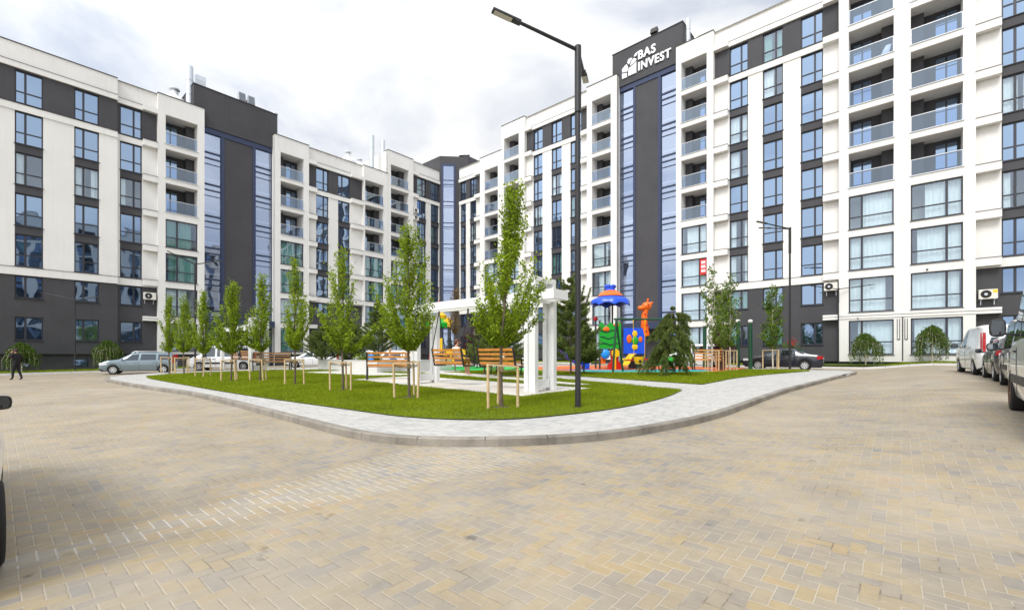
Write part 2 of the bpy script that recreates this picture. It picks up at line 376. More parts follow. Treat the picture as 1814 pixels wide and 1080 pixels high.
        band = mth(t, 'MULTIPLY', mth(t, 'POWER', band, .5), mth(t, 'MULTIPLY', dn.outputs[0], 1.9))
        jx = N(t, 'ShaderNodeMapRange'); jx.inputs[1].default_value = joint; jx.inputs[2].default_value = joint * 2.1; jx.inputs[3].default_value = 1; jx.inputs[4].default_value = .10; L(ey, jx.inputs[0])
        fac = mth(t, 'MINIMUM', mth(t, 'MULTIPLY', band, jx.outputs[0]), .30)
        md = N(t, 'ShaderNodeMix', data_type='RGBA'); L(fac, md.inputs[0]); L(col, md.inputs[6]); md.inputs[7].default_value = (.82, .82, .80, 1); col = md.outputs[2]
        # pale dust over the far carriageway
        d2 = N(t, 'ShaderNodeTexNoise'); d2.inputs['Scale'].default_value = .035; d2.inputs['Detail'].default_value = 7; d2.inputs['Roughness'].default_value = .6; L(mp.outputs[0], d2.inputs['Vector'])
        dr = N(t, 'ShaderNodeMapRange'); dr.inputs[1].default_value = .42; dr.inputs[2].default_value = .72; dr.inputs[3].default_value = 0; dr.inputs[4].default_value = .65; L(d2.outputs[0], dr.inputs[0])
        me_ = N(t, 'ShaderNodeMix', data_type='RGBA'); L(dr.outputs[0], me_.inputs[0]); L(col, me_.inputs[6]); me_.inputs[7].default_value = (.41, .36, .29, 1); col = me_.outputs[2]
    if dusty:      # old stains and tyre-polished lanes
        st = N(t, 'ShaderNodeTexNoise'); st.inputs['Scale'].default_value = .11; st.inputs['Detail'].default_value = 6; st.inputs['Roughness'].default_value = .62; L(mp.outputs[0], st.inputs['Vector'])
        sr = N(t, 'ShaderNodeMapRange'); sr.inputs[1].default_value = .34; sr.inputs[2].default_value = .62; sr.inputs[3].default_value = .90; sr.inputs[4].default_value = 1.06; L(st.outputs[0], sr.inputs[0])
        ms_ = N(t, 'ShaderNodeMix', data_type='RGBA', blend_type='MULTIPLY'); ms_.inputs[0].default_value = 1; L(col, ms_.inputs[6]); L(sr.outputs[0], ms_.inputs[7]); col = ms_.outputs[2]
        sp = N(t, 'ShaderNodeTexNoise'); sp.inputs['Scale'].default_value = .42; sp.inputs['Detail'].default_value = 3; L(mp.outputs[0], sp.inputs['Vector'])
        s2 = N(t, 'ShaderNodeMapRange'); s2.inputs[1].default_value = .70; s2.inputs[2].default_value = .78; s2.inputs[3].default_value = 1; s2.inputs[4].default_value = .62; L(sp.outputs[0], s2.inputs[0])
        m2 = N(t, 'ShaderNodeMix', data_type='RGBA', blend_type='MULTIPLY'); m2.inputs[0].default_value = 1; L(col, m2.inputs[6]); L(s2.outputs[0], m2.inputs[7]); col = m2.outputs[2]
    L(col, b.inputs['Base Color'])
    hgt = N(t, 'ShaderNodeMapRange'); hgt.inputs[1].default_value = joint*.3; hgt.inputs[2].default_value = joint * 2.2; L(ed, hgt.inputs[0])
    hh = mth(t, 'ADD', hgt.outputs[0], mth(t, 'ADD', mth(t, 'MULTIPLY', fin.outputs[0], .35), mth(t, 'MULTIPLY', wnz.outputs['Value'], .5)))
    bp = N(t, 'ShaderNodeBump'); bp.inputs['Strength'].default_value = .55; bp.inputs['Distance'].default_value = .006
    L(hh, bp.inputs['Height']); L(bp.outputs[0], b.inputs['Normal'])
    return m
M['paver'] = herringbone('tumbled_clay_pavers', .098, 41.0, .040,
    [(.04, (.215, .22, .23)), (.22, (.275, .245, .205)), (.36, (.305, .265, .208)), (.52, (.318, .27, .20)), (.68, (.335, .275, .187)), (.80, (.355, .28, .165)), (.94, (.35, .25, .172))],
    [(.14, .115, .09), (.46, .41, .33)], True)
M['walk'] = herringbone('grey_walk_pavers', .105, 41.0, .035,
    [(.15, (.37, .37, .37)), (.45, (.44, .432, .412)), (.7, (.50, .487, .458)), (.9, (.41, .40, .38))], [(.40, .39, .37), (.72, .70, .66)], False)
M['slab'] = mat('pad_concrete', (.60, .575, .52), .9, .14, .8, .2, 30)
M['turf'] = mat('turf_soil', (.10, .15, .010), .95, .35, .9, .6, 30)
M['rub_t'] = mat('turquoise_rubber', (.015, .46, .40), .9, .1, 2, .3, 60)
M['rub_o'] = mat('orange_rubber', (.70, .17, .055), .9, .1, 2, .3, 60)
M['rub_b'] = mat('blue_rubber', (.02, .28, .52), .9, .1, 2, .3, 60)
M['rub_g'] = mat('green_rubber', (.03, .50, .10), .9, .1, 2, .3, 60)

def resample(pts, step):
    o = []
    for i in range(len(pts) - 1):
        a, b = Vector(pts[i]), Vector(pts[i+1]); n = max(1, int((b - a).length / step))
        for k in range(n): o.append(a.lerp(b, k / n))
    o.append(Vector(pts[-1])); return o
def smooth_line(pts, step=.35):
    P = [Vector(p) for p in pts]; o = []
    for i in range(len(P) - 1):
        p0, p1, p2, p3 = P[max(i-1, 0)], P[i], P[i+1], P[min(i+2, len(P)-1)]
        n = max(2, int((p2 - p1).length / step))
        for k in range(n):
            t = k / n
            o.append(.5 * ((2*p1) + (p2-p0)*t + (2*p0-5*p1+4*p2-p3)*t*t + (3*p1-p0-3*p2+p3)*t**3))
    o.append(P[-1]); return o
def flat_poly(name, pts, up, material, parent=None):
    me = bpy.data.meshes.new(name); bm = bmesh.new()
    vs = [bm.verts.new((p[0], p[1], gz(p[0], p[1], up))) for p in pts]
    f = bm.faces.new(vs); bm.normal_update()
    if f.normal.z < 0: f.normal_flip()
    bmesh.ops.triangulate(bm, faces=[f]); bm.to_mesh(me); bm.free(); me.materials.append(material)
    return obj(name, me, parent)
# road: one sheet to the horizon
gx = sorted({-900., -400., -150., -80., 80., 150., 400., 900.} | {-60. + .75*i for i in range(161)})
mb = MB(); nx = len(gx)
mb.add([(x, y, gz(x, y)) for y in gx for x in gx], [(j*nx+i, j*nx+i+1, (j+1)*nx+i+1, (j+1)*nx+i) for j in range(nx-1) for i in range(nx-1)])
struct(mb.build('road', M['paver']))

KERB = [(-21.6,23.9),(-20.4,22.6),(-15.31,18.48),(-11.25,15.46),(-8.14,12.73),(-5.81,10.54),(-4.56,9.35),(-3.76,8.59),(-3.07,7.94),(-2.52,7.5),(-1.86,7.15),(-1.11,6.96),(-.41,6.93),(.29,6.99),(.83,7.1),(1.41,7.3),(2.06,7.65),(2.81,8.18),(3.56,8.78),(4.56,9.72),(5.74,11.03),(7.38,12.91),(9.43,15.17),(11.81,17.57),(14.4,20.2),(17.2,22.9),(18.9,24.6),(19.6,25.6),(19.5,26.6),(18.6,27.4)]
BACK = [(15.5,31.5),(11,34.5),(5,38.5),(-1,43.5),(-6,46.5),(-11,43.5),(-16,39.0),(-20.5,34.5),(-23.2,30.5),(-23.6,27.5),(-22.8,25.2)]
kl = smooth_line(KERB + BACK + [KERB[0]], .3)[:-1]
def offset(line, d):
    o = []
    n = len(line)
    for i, p in enumerate(line):
        t = (line[(i+1) % n] - line[i-1]).normalized(); o.append(p + Vector((-t.y, t.x)) * d)
    return o
inner = offset(kl, .15)
def kh(p):   # the kerb dips at its far end by the junction
    d = (p - Vector((17.0, 22.8))).length
    return .135 - .10 * max(0, 1 - d / 1.0)
mb = MB(); n = len(kl)
stone = 0
for i in range(n):
    j = (i + 1) % n
    a, b, c, d = kl[i], kl[j], inner[j], inner[i]
    ha, hb = kh(a), kh(b)
    def Z(p, u): return (p.x, p.y, gz(p.x, p.y, u))
    ch = lambda p, q: p.lerp(q, .12)
    g = .012 if i % 3 == 2 else 0      # stone joints every metre or so
    b_ = a.lerp(b, 1 - g / max(.02, (b-a).length)); c_ = d.lerp(c, 1 - g / max(.02, (c-d).length))
    mb.quad(Z(a,-.03), Z(b_,-.03), Z(b_,hb-.02), Z(a,ha-.02)); mb.quad(Z(a,ha-.02), Z(b_,hb-.02), Z(ch(b_,c_),hb), Z(ch(a,d),ha))
    mb.quad(Z(ch(a,d),ha), Z(ch(b_,c_),hb), Z(c_,hb), Z(d,ha))
    mb.quad(Z(d,ha), Z(c_,hb), Z(c_,-.03), Z(d,-.03))
    if g: mb.quad(Z(b_,-.03), Z(b,-.03), Z(b.lerp(c,.05),hb-.03), Z(b_.lerp(c_,.05),hb-.03))
struct(mb.build('kerb', M['kerb']))
struct(flat_poly('sidewalk', [p for p in inner], .128, M['walk']))
# lawns on the island
GR = smooth_line([(-19.3,23.7),(-18.0,22.45),(-13.32,18.3),(-9.66,15.1),(-6.92,12.84),(-4.94,11.29),(-3.39,10.07),(-2.44,9.34),(-1.65,8.94),(-.96,8.76),(-.3,8.72),(.37,8.9),(1.09,9.3),(1.89,9.85),(2.88,10.75),(4.32,12.56),(5.55,14.6)], .4)
lawn_near = [Vector(p) for p in GR] + [Vector(p) for p in ((2.1,20.7),(-.2,23.0),(-3.6,25.8),(-6.8,28.2),(-11.5,32.2),(-17.5,32.3),(-20.6,28.6),(-20.6,25.2))]
lawn_far = smooth_line([(7.15,16.85),(8.5,18.4),(9.95,20.08),(12.54,22.44),(15.0,24.3),(17.3,26.0),(17.4,27.0),(15.0,28.3)], .4) + [Vector(p) for p in ((11.5,25.5),(5.0,25.6),(2.6,27.5),(-1,30.5),(-4.2,27.4),(-.1,23.9),(2.6,23.6))]
struct(flat_poly('lawn', lawn_near, .150, M['turf']))
struct(flat_poly('lawn', lawn_far, .150, M['turf']))
pad = [(-7.6,20.95),(.3,12.9),(2.75,15.4),(-5.2,23.5)]
struct(flat_poly('paved_pad', pad, .158, M['slab']))
struct(flat_poly('path', [(-5.6,26.4),(-4.2,25.3),(-1.6,21.9),(-.4,20.5),(1.0,18.2),(2.4,16.6),(3.2,16.9),(1.4,19.6),(-.6,23.1),(-3.0,26.4),(-4.4,27.8)], .1545, M['slab']))
struct(flat_poly('path', [(-13.6,28.6),(-9.9,25.6),(-7.6,23.9),(-4.9,24.6),(-4.5,25.4),(-6.8,26.4),(-11.6,30.2)], .1545, M['slab']))
# far pad under the second swing frame
struct(flat_poly('paved_pad', [(-19.6,30.9),(-14.0,30.9),(-13.0,33.6),(-19.4,34.2)], .158, M['slab']))
# rubber play surface
play = smooth_line([(3.0,27.4),(5.2,25.7),(9.5,25.4),(11.6,25.6),(14.6,28.6),(15.4,30.2),(12,33.4),(6,36.5),(1.5,34.0),(1.0,30.0),(3.0,27.4)], .4)
struct(flat_poly('play_surface', play, .162, M['rub_o']))
struct(flat_poly('play_surface', smooth_line([(3.6,27.3),(5.4,25.95),(9.3,25.65),(11.2,25.9),(11.8,26.9),(9.6,27.7),(6.4,27.5),(4.4,28.0),(3.6,27.3)], .3), .167, M['rub_t']))
struct(flat_poly('play_surface', smooth_line([(2.6,28.8),(4.6,28.2),(6.6,27.8),(9.6,27.9),(11.8,27.3),(12.4,27.8),(9.8,28.8),(6.6,28.5),(4.4,29.3),(2.6,28.8)], .3), .167, M['rub_b']))
struct(flat_poly('play_surface', smooth_line([(-3.6,30.2),(1.2,26.6),(2.6,27.5),(1.2,30.2),(0,34.4),(-4.4,36.4),(-8.4,33.6),(-3.6,30.2)], .5), .166, M['rub_g']))

# mown grass: short blades over the lawns, thinner with distance
from mathutils.geometry import tessellate_polygon
def in_poly(pts, X, Y):
    ins = np.zeros(len(X), bool); n = len(pts)
    for i in range(n):
        x0, y0 = pts[i]; x1, y1 = pts[(i+1) % n]
        if y0 == y1: continue
        c = ((Y < y0) != (Y < y1)) & (X < (x1-x0) * (Y-y0) / (y1-y0) + x0)
        ins ^= c
    return ins
TRUNKS = [(-21.9,28.6),(-20.3,27.7),(-16.86,24.44),(-12.88,20.55),(-11.6,20.6),(-8.83,18.2),(-5.76,15.22),(-2.97,12.89),(-.25,10.49),(11.75,26.3),(13.1,26.9),(13.9,29.6),(16.6,28.5)]
M['earth'] = mat('bare_earth', (.10,.075,.045), .95, .3, 5, .6, 25)
for tx, ty in TRUNKS:
    struct(flat_poly('bare_soil', [(tx + (.24+.05*math.sin(3*a+tx))*math.cos(a), ty + (.24+.05*math.sin(3*a+tx))*math.sin(a)) for a in [i*.4488 for i in range(14)]], .1545, M['earth']))
def grass(poly, seed, dens, hgt, excl=()):
    rng = np.random.default_rng(seed); P = [(p[0], p[1]) for p in poly]
    xs = [p[0] for p in P]; ys = [p[1] for p in P]
    nn = int((max(xs)-min(xs)) * (max(ys)-min(ys)) * dens)
    X = rng.uniform(min(xs), max(xs), nn); Y = rng.uniform(min(ys), max(ys), nn)
    D = np.hypot(X, Y); keep = rng.uniform(0, 1, nn) < np.clip((10.0 / D) ** 1.5, .05, 1)
    X, Y = X[keep], Y[keep]
    k = in_poly(P, X, Y)
    for e in excl: k &= ~in_poly(e, X, Y)
    for tx, ty in TRUNKS: k &= np.hypot(X-tx, Y-ty) > .16 + .10*rng.uniform(0, 1, len(X))
    X, Y = X[k], Y[k]; D = np.hypot(X, Y); n = len(X)
    sc = np.clip(D / 10.0, .9, 2.6)
    a = rng.uniform(0, 2*np.pi, n); h = hgt * rng.uniform(.5, 1.25, n) * np.clip(sc, .9, 1.5); wd = .0055 * sc
    # clumpy height, as in freshly laid rolls
    h *= .75 + .5 * (np.sin(X*1.9+1.3*np.sin(Y*1.1)) * np.sin(Y*2.3+np.sin(X*1.7)) * .5 + .5)
    lx = rng.normal(0, .45, n) * h; ly = rng.normal(0, .45, n) * h
    Z = -1.5 + .007*X + .0113*Y + .149 + np.array([gz(a_, b_) - (-1.5 + .007*a_ + .0113*b_) for a_, b_ in zip(X, Y)])
    V = np.empty((n, 3, 3))
    V[:,0] = np.stack([X - np.cos(a)*wd, Y - np.sin(a)*wd, Z], 1)
    V[:,1] = np.stack([X + np.cos(a)*wd, Y + np.sin(a)*wd, Z], 1)
    V[:,2] = np.stack([X + lx, Y + ly, Z + h], 1)
    return V
def grass_obj(Vs):
    V = np.concatenate(Vs).reshape(-1, 3); n = len(V) // 3
    me = bpy.data.meshes.new('grass'); me.vertices.add(len(V)); me.vertices.foreach_set('co', V.ravel())
    me.loops.add(len(V)); me.loops.foreach_set('vertex_index', np.arange(len(V), dtype=np.int32))
    me.polygons.add(n); me.polygons.foreach_set('loop_start', np.arange(0, 3*n, 3, dtype=np.int32))
    me.update(); me.validate(); me.materials.append(M['grassblade'])
    return obj('grass', me)
padv = [pad]
g = grass_obj([grass(lawn_near, 1, 2600, .042, [pad, [(-5.6,26.4),(-4.2,25.3),(-1.6,21.9),(-.4,20.5),(1.0,18.2),(2.4,16.6),(3.2,16.9),(1.4,19.6),(-.6,23.1),(-3.0,26.4),(-4.4,27.8)], [(-13.6,28.6),(-9.9,25.6),(-7.6,23.9),(-4.9,24.6),(-4.5,25.4),(-6.8,26.4),(-11.6,30.2)]]),
               grass(lawn_far, 2, 2200, .042, [[(p[0], p[1]) for p in play]])])
tag(g, 'short mown green grass covering the island lawns', 'grass', kind='stuff')
# ------------------------------------------------------------------ the housing blocks round the yard
UR = Vector((.7527, -.6583)); BO = Vector((56.2, 6.3)); UL = Vector((.658, .753)); CORNER = Vector((-9.32, 63.618))
ROT = {'R': math.atan2(UR.y, UR.x), 'L': math.atan2(UL.y, UL.x), 'B': math.atan2(-UL.y, -UL.x)}
def wpt(wing, s, d, z=0):
    u = {'R': UR, 'L': UL, 'B': -UL}[wing]; p = (BO if wing == 'B' else CORNER) + u * s + Vector((-u.y, u.x)) * d
    return Vector((p.x, p.y, z))
ZB = -1.7
_cache = {}
def win_mesh(wd, h, mull, trans, sill=True):
    key = ('w', round(wd, 2), round(h, 2), mull, trans, sill)
    if key in _cache: return _cache[key]
    mb = MB(); f = .08
    mb.box(0, f, 0, .09, 0, h); mb.box(wd-f, wd, 0, .09, 0, h); mb.box(f, wd-f, 0, .09, 0, f); mb.box(f, wd-f, 0, .09, h-f, h)
    xs = [f] 
    for m in mull: mb.box(wd*m-.062, wd*m+.062, .0, .09, f, h-f); xs += [wd*m-.062, wd*m+.062]
    xs.append(wd-f)
    if trans:
        for a in range(0, len(xs), 2): mb.box(xs[a], xs[a+1], .004, .088, h*trans-.04, h*trans+.04)
    if sill: mb.box(-.05, wd+.05, -.19, -.004, -.05, -.012)
    me = mb.mesh('window_frame', M['frame']); g = MB(); g.quad((.02,.05,.02),(wd-.02,.05,.02),(wd-.02,.05,h-.02),(.02,.05,h-.02))
    gm = {}
    for k in ('glass', 'bay_glass', 'glass2'): gm[k] = g.mesh('pane', M[k])
    _cache[key] = (me, gm); return _cache[key]
def curtain_mesh(x0, x1, z0, z1, y, m, seed):
    rnd = random.Random(seed); mb = MB(); n = max(4, int((x1-x0)/.05)); ph = rnd.uniform(0, 6)
    pts = [(x0 + (x1-x0)*i/n, y + .03*math.sin(i*1.3+ph) + .015*math.sin(i*.47+ph)) for i in range(n+1)]
    for i in range(n):
        a, b = pts[i], pts[i+1]; mb.quad((a[0],a[1],z0),(b[0],b[1],z0),(b[0],b[1],z1),(a[0],a[1],z1))
    return mb.mesh('curtain', m, smooth=60)
def bal_meshes(wd, flip, dep=1.55, h=2.52):
    key = ('b', round(wd, 2), flip)
    if key in _cache: return _cache[key]
    s = MB()   # 0 dark 1 soffit 2 white
    s.quad((0,0,0),(wd,0,0),(wd,dep,0),(0,dep,0),1); s.quad((0,dep,h),(wd,dep,h),(wd,0,h),(0,0,h),1)
    s.quad((0,dep,0),(0,0,0),(0,0,h),(0,dep,h),2 if flip else 2); s.quad((wd,0,0),(wd,dep,0),(wd,dep,h),(wd,0,h),2)
    pw = wd*.27
    px0 = 0.004 if not flip else wd-pw-.004
    s.box(px0, px0+pw, dep-.62, dep, .004, h-.004, 0)
    dw = wd*.46; dx0 = (wd-dw-.12) if not flip else .12
    # wall round the balcony door
    s.quad((0,dep,0),(dx0,dep,0),(dx0,dep,h),(0,dep,h),0); s.quad((dx0+dw,dep,0),(wd,dep,0),(wd,dep,h),(dx0+dw,dep,h),0)
    s.quad((dx0,dep,h-.22),(dx0+dw,dep,h-.22),(dx0+dw,dep,h),(dx0,dep,h),0)
    shell = s.mesh('balcony', [M['dark'], M['soffit'], M['white']])
    d = MB(); f = .06; hh = h-.22
    for a, b in ((dx0, dx0+f), (dx0+dw-f, dx0+dw), (dx0+dw/2-.05, dx0+dw/2+.05)): d.box(a, b, dep-.03, dep+.04, .02, hh, 0)
    for a, b in ((.02, .10), (hh-f, hh), (hh*.66, hh*.66+.05)): 
        d.box(dx0+f, dx0+dw/2-.05, dep-.026, dep+.038, a, b, 0); d.box(dx0+dw/2+.05, dx0+dw-f, dep-.026, dep+.038, a, b, 0)
    d.quad((dx0,dep,.02),(dx0+dw,dep,.02),(dx0+dw,dep,hh),(dx0,dep,hh),1)
    door = d.mesh('balcony_door', [M['frame'], M['glass']])
    r = MB(); r.box(.0, wd, .045, .095, 1.05, 1.10); r.box(.0, .04, .05, .09, -.02, 1.05); r.box(wd-.04, wd, .05, .09, -.02, 1.05); r.box(.04, wd-.04, .055, .085, .0, .035)
    r.box(-.06, wd+.06, -.06, -.004, -.055, -.015)
    rail = r.mesh('railing', [M['alu']])
    g = MB(); g.quad((.04,.07,.03),(wd-.04,.07,.03),(wd-.04,.07,1.05),(.04,.07,1.05)); gl = g.mesh('railing_glass', M['bal_glass'])
    _cache[key] = (shell, door, rail, gl); return _cache[key]

class Block:
    def __init__(s, name, label, wing, s0, s1, group='blocks round the courtyard', cat='apartment block'):
        s.wing, s.s0, s.s1 = wing, s0, s1
        p = wpt(wing, s0, 0, ZB); s.root = thing(name, label, cat, p, ROT[wing], group)
        s.wall = MB(); s.trim = MB(); s.rnd = random.Random(int(abs(s0)*100))
    def place(s, name, me, x, y, z, parent=None, loc0=False):
        o = bpy.data.objects.new(name, me); COL.objects.link(o); o.parent = parent or s.root
        o.location = (0,0,0) if loc0 else (x - s.s0, y, z - ZB); return o
    def grid(s, x0, x1, z0, z1, y, ops, dep, mf, xc=(), zc=()):
        xs = sorted({x0, x1, *xc, *[o[0] for o in ops], *[o[1] for o in ops]}); zs = sorted({z0, z1, *zc, *[o[2] for o in ops], *[o[3] for o in ops]})
        xs = [x for x in xs if x0-1e-6 <= x <= x1+1e-6]; zs = [z for z in zs if z0-1e-6 <= z <= z1+1e-6]
        for i in range(len(xs)-1):
            run = None
            for j in range(len(zs)-1):
                cx, cz = (xs[i]+xs[i+1])/2, (zs[j]+zs[j+1])/2
                if any(o[0] < cx < o[1] and o[2] < cz < o[3] for o in ops): continue
                s.wall.quad((xs[i],y,zs[j]),(xs[i+1],y,zs[j]),(xs[i+1],y,zs[j+1]),(xs[i],y,zs[j+1]), mf(cx, cz))
        for a, b, c, d in ops:
            w_ = s.wall; m = lambda X, Z: mf(X, Z)
            w_.quad((a,y,c),(a,y+dep,c),(a,y+dep,d),(a,y,d), m(a-.02,(c+d)/2)); w_.quad((b,y+dep,c),(b,y,c),(b,y,d),(b,y+dep,d), m(b+.02,(c+d)/2))
            w_.quad((a,y,d),(a,y+dep,d),(b,y+dep,d),(b,y,d), m((a+b)/2,d+.02)); w_.quad((a,y+dep,c),(a,y,c),(b,y,c),(b,y+dep,c), m((a+b)/2,c-.02))
    def window(s, x0, x1, z0, z1, y, mull, trans, glass='glass', sill=True):
        fm, gm = win_mesh(x1-x0, z1-z0, mull, trans, sill)
        o = s.place('window', fm, x0, y, z0); s.place('glass', gm[glass], 0, 0, 0, o, True); return o
    def rec(s, x0, x1, y, b, K, cols, panels=(), zbase=-.5, zroof=28.5, ybay=None, dark_end=False):
        T0 = 6.2 + b + 3*K; T1 = T0 + 2.37; zb = 5.55 + b
        ops = []
        for a, c, m in cols:
            for k in range(K+1): ops.append((a, c, 6.2+b+3*k, 8.57+b+3*k, m, .36))
            ops.append((a, c, 3.88+b, 5.5+b, m, None)); ops.append((a, c, .77+b, 2.48+b, m, None))
        def mf(x, z):
            if z < zb: return 2
            if T0-.1 < z < T1+.1: return 1
            if 6.2+b < z < T0-.6 and any(a < x < c for a, c, m in cols): return 1
            return 0
        s.grid(x0, x1, zbase, zroof, y, [o[:4] for o in ops], .13, mf, xc=[v for c in cols for v in c[:2]], zc=(zb, T0-.1, T1+.1))
        for o in ops:
            fl = [1-o[4]] if False else [o[4]]
            if s.rnd.random() < .17:      # a clear window with a curtain drawn part-way
                w_ = s.window(o[0], o[1], o[2], o[3], y+.12, tuple(fl), o[5], 'bay_glass'); ww, hh = o[1]-o[0], o[3]-o[2]
                f_ = s.rnd.uniform(.25, .55); cm = M[s.rnd.choice(['curtain', 'curtain', 'curtain', 'curtain_v', 'curtain_g'])]
                s.place('curtain', curtain_mesh(.05, ww*f_, .03, hh-.04, .22, cm, s.rnd.random()), 0, 0, 0, w_, True)
                if s.rnd.random() < .6: s.place('curtain', curtain_mesh(ww*(1-f_*.7), ww-.05, .03, hh-.04, .22, cm, s.rnd.random()), 0, 0, 0, w_, True)
            else: w_ = s.window(o[0], o[1], o[2], o[3], y+.12, tuple(fl), o[5])
        def piece(nm, *bs):
            mb = MB()
            for b_ in bs: mb.box(*b_)
            mb.v = [(v[0]-s.s0, v[1], v[2]-ZB) for v in mb.v]; mb.build(nm, [M['white'], M['flash'], M['dark2']], s.root)
        def band(z0, z1, pr, xa=x0, xb=x1, top=True):
            piece('cornice', (xa, xb, y-pr, y-.002, z0, z1, 0), (xa-.01, xb+.01, y-pr-.025, y-.002, z1, z1+.025, 1))
        band(5.55+b, 6.12+b, .07); band(T0-.62, T0-.12, .07); band(T1+.1, T1+.52, .14)
        piece('roof_edge', (x0, x1, y-.05, y+.35, zroof, zroof+.06, 1))
        piece('plinth', (x0, x1, y+.25, y+.4, ZB-.3, zbase, 2))
        if ybay is not None:
            for a, c in panels:
                for k in range(-1, K+1):
                    z = 6.2 + b + 3*k
                    if k == -1:   # double ledge with a pipe between, over the ground floor
                        z0 = 2.62 + b
                        piece('ledge', (a, c, ybay-.03, y-.004, z0, z0+.17, 0), (a, c, ybay-.03, y-.004, z0+.21, z0+.38, 0), (a, c, ybay+.01, y-.006, z0+.17, z0+.21, 1)); continue
                    piece('ledge', (a, c, ybay-.02, y-.16, z-.55, z-.05, 0), (a-.02, c+.02, ybay-.05, y-.12, z-.05, z-.025, 1), *([(a, c, y-.16, y-.072, z-.55, z-.05, 0)] if k else []))
                piece('ledge', (a, c, ybay+.0, y-.15, T1+.1, T1+.5, 0))
    def bay(s, x0, x1, y, b, K, o0, o1, mull=.3, flip=False, zbase=-.5, zroof=28.5, kb=2, curtain='curtain', deep=True, yrec=None, cseed=0, bays=None):
        W = [(o0, o1)] if bays is None else bays
        ops = []
        for (a, c) in W:
            for k in range(kb, K+1): ops.append((a, c, 6.3+b+3*k, 8.82+b+3*k, 'b'))
            for k in range(kb-1, -1, -1): ops.append((a, c, 6.2+b+3*k, 8.66+b+3*k, 'w'))
            ops.append((a, c, 3.1+b, 5.6+b, 'w')); ops.append((a, c, .02+b, 2.5+b, 'w'))
        s.grid(x0, x1, zbase, zroof, y, [o[:4] for o in ops], .14, lambda x, z: 0)
        yr = yrec if yrec is not None else y + .45
        for xx, sg in ((x0, 1), (x1, -1)):
            a, c = (yr, y) if sg > 0 else (y, yr)
            s.wall.quad((xx,a,zbase),(xx,c,zbase),(xx,c,zroof),(xx,a,zroof), 0)
        for nm, b_ in (('roof_edge', (x0-.03, x1+.03, y-.05, yr+.3, zroof, zroof+.06, 1)), ('plinth', (x0, x1, y+.2, yr+.4, ZB-.3, zbase, 2))):
            mb = MB(); mb.box(*b_); mb.v = [(v[0]-s.s0, v[1], v[2]-ZB) for v in mb.v]; mb.build(nm, [M['white'], M['flash'], M['dark2']], s.root)
        for a, c, z0, z1, ty in ops:
            fl = flip if bays is None else (flip if a == W[0][0] else not flip)
            ml = mull if bays is None else (mull if a == W[0][0] else 1-mull)
            if ty == 'b':
                sh, dr, rl, gl = bal_meshes(c-a, fl)
                o = s.place('balcony', sh, a, y+.142, z0)
                for nm, me in (('balcony_door', dr), ('railing', rl), ('railing_glass', gl)):
                    q = s.place(nm, me, 0, 0, 0, o, True)
                    if nm != 'balcony_door': q.location = (0, -.142, 0)
            else:
                o = s.window(a, c, z0, z1, y+.13, (ml,), .36, 'bay_glass')
                # shallow room behind the clear glass
                rm = MB(); w_ = c-a; h = z1-z0
                rm.quad((0,1.5,0),(w_,1.5,0),(w_,1.5,h),(0,1.5,h)); rm.quad((0,1.5,0),(0,.1,0),(0,.1,h),(0,1.5,h)); rm.quad((w_,.1,0),(w_,1.5,0),(w_,1.5,h),(w_,.1,h))
                rm.quad((0,.1,0),(w_,.1,0),(w_,1.5,0),(0,1.5,0)); rm.quad((0,1.5,h),(w_,1.5,h),(w_,.1,h),(0,.1,h))
                rm.box(w_*.55, w_*.9, 1.42, 1.46, .02, h*.8)
                s.place('room', rm.mesh('room', M['room']), 0, 0, 0, o, True)
                r = s.rnd; cw = r.uniform(.68, 1.0); left = r.random() < .5
                cm = M[curtain if r.random() < .75 else 'curtain']
                xa, xb = (.05, .05+(w_-.1)*cw) if left else (w_-.05-(w_-.1)*cw, w_-.05)
                if True: s.place('curtain', curtain_mesh(xa, xb, .03, h-.05, .3, cm, r.random()), 0, 0, 0, o, True)
    def finish(s, zroof, ybody=2.15, x0=None, x1=None, endl=None, endr=None, depth=14):
        x0 = s.s0 if x0 is None else x0; x1 = s.s1 if x1 is None else x1
        w_ = s.wall; B, T = ZB-.3, zroof - .02
        w_.quad((x0,ybody,B),(x1,ybody,B),(x1,ybody,T),(x0,ybody,T),3); w_.quad((x1,depth,B),(x0,depth,B),(x0,depth,T),(x1,depth,T),0)
        for xx, e_, sg in ((x0, endl, 1), (x1, endr, -1)):
            y0 = ybody if e_ is None else e_
            a, c = (depth, y0) if sg > 0 else (y0, depth)
            w_.quad((xx,a,B),(xx,c,B),(xx,c,T),(xx,a,T), 0)
        yf = min(v for v in (endl, endr, ybody) if v is not None) + .3
        w_.quad((x0,yf,T),(x1,yf,T),(x1,depth,T),(x0,depth,T),4)
        sh = (s.s0, 0, ZB)
        for mb in (s.wall, s.trim): mb.v = [(v[0]-sh[0], v[1], v[2]-sh[2]) for v in mb.v]
        s.wall.build('wall', [M['white'], M['dark'], M['dark2'], M['room'], M['concrete']], s.root)
        if s.trim.v: s.trim.build('service_pipes', [M['white'], M['flash'], M['dark2']], s.root)
        return s.root
BL = .30
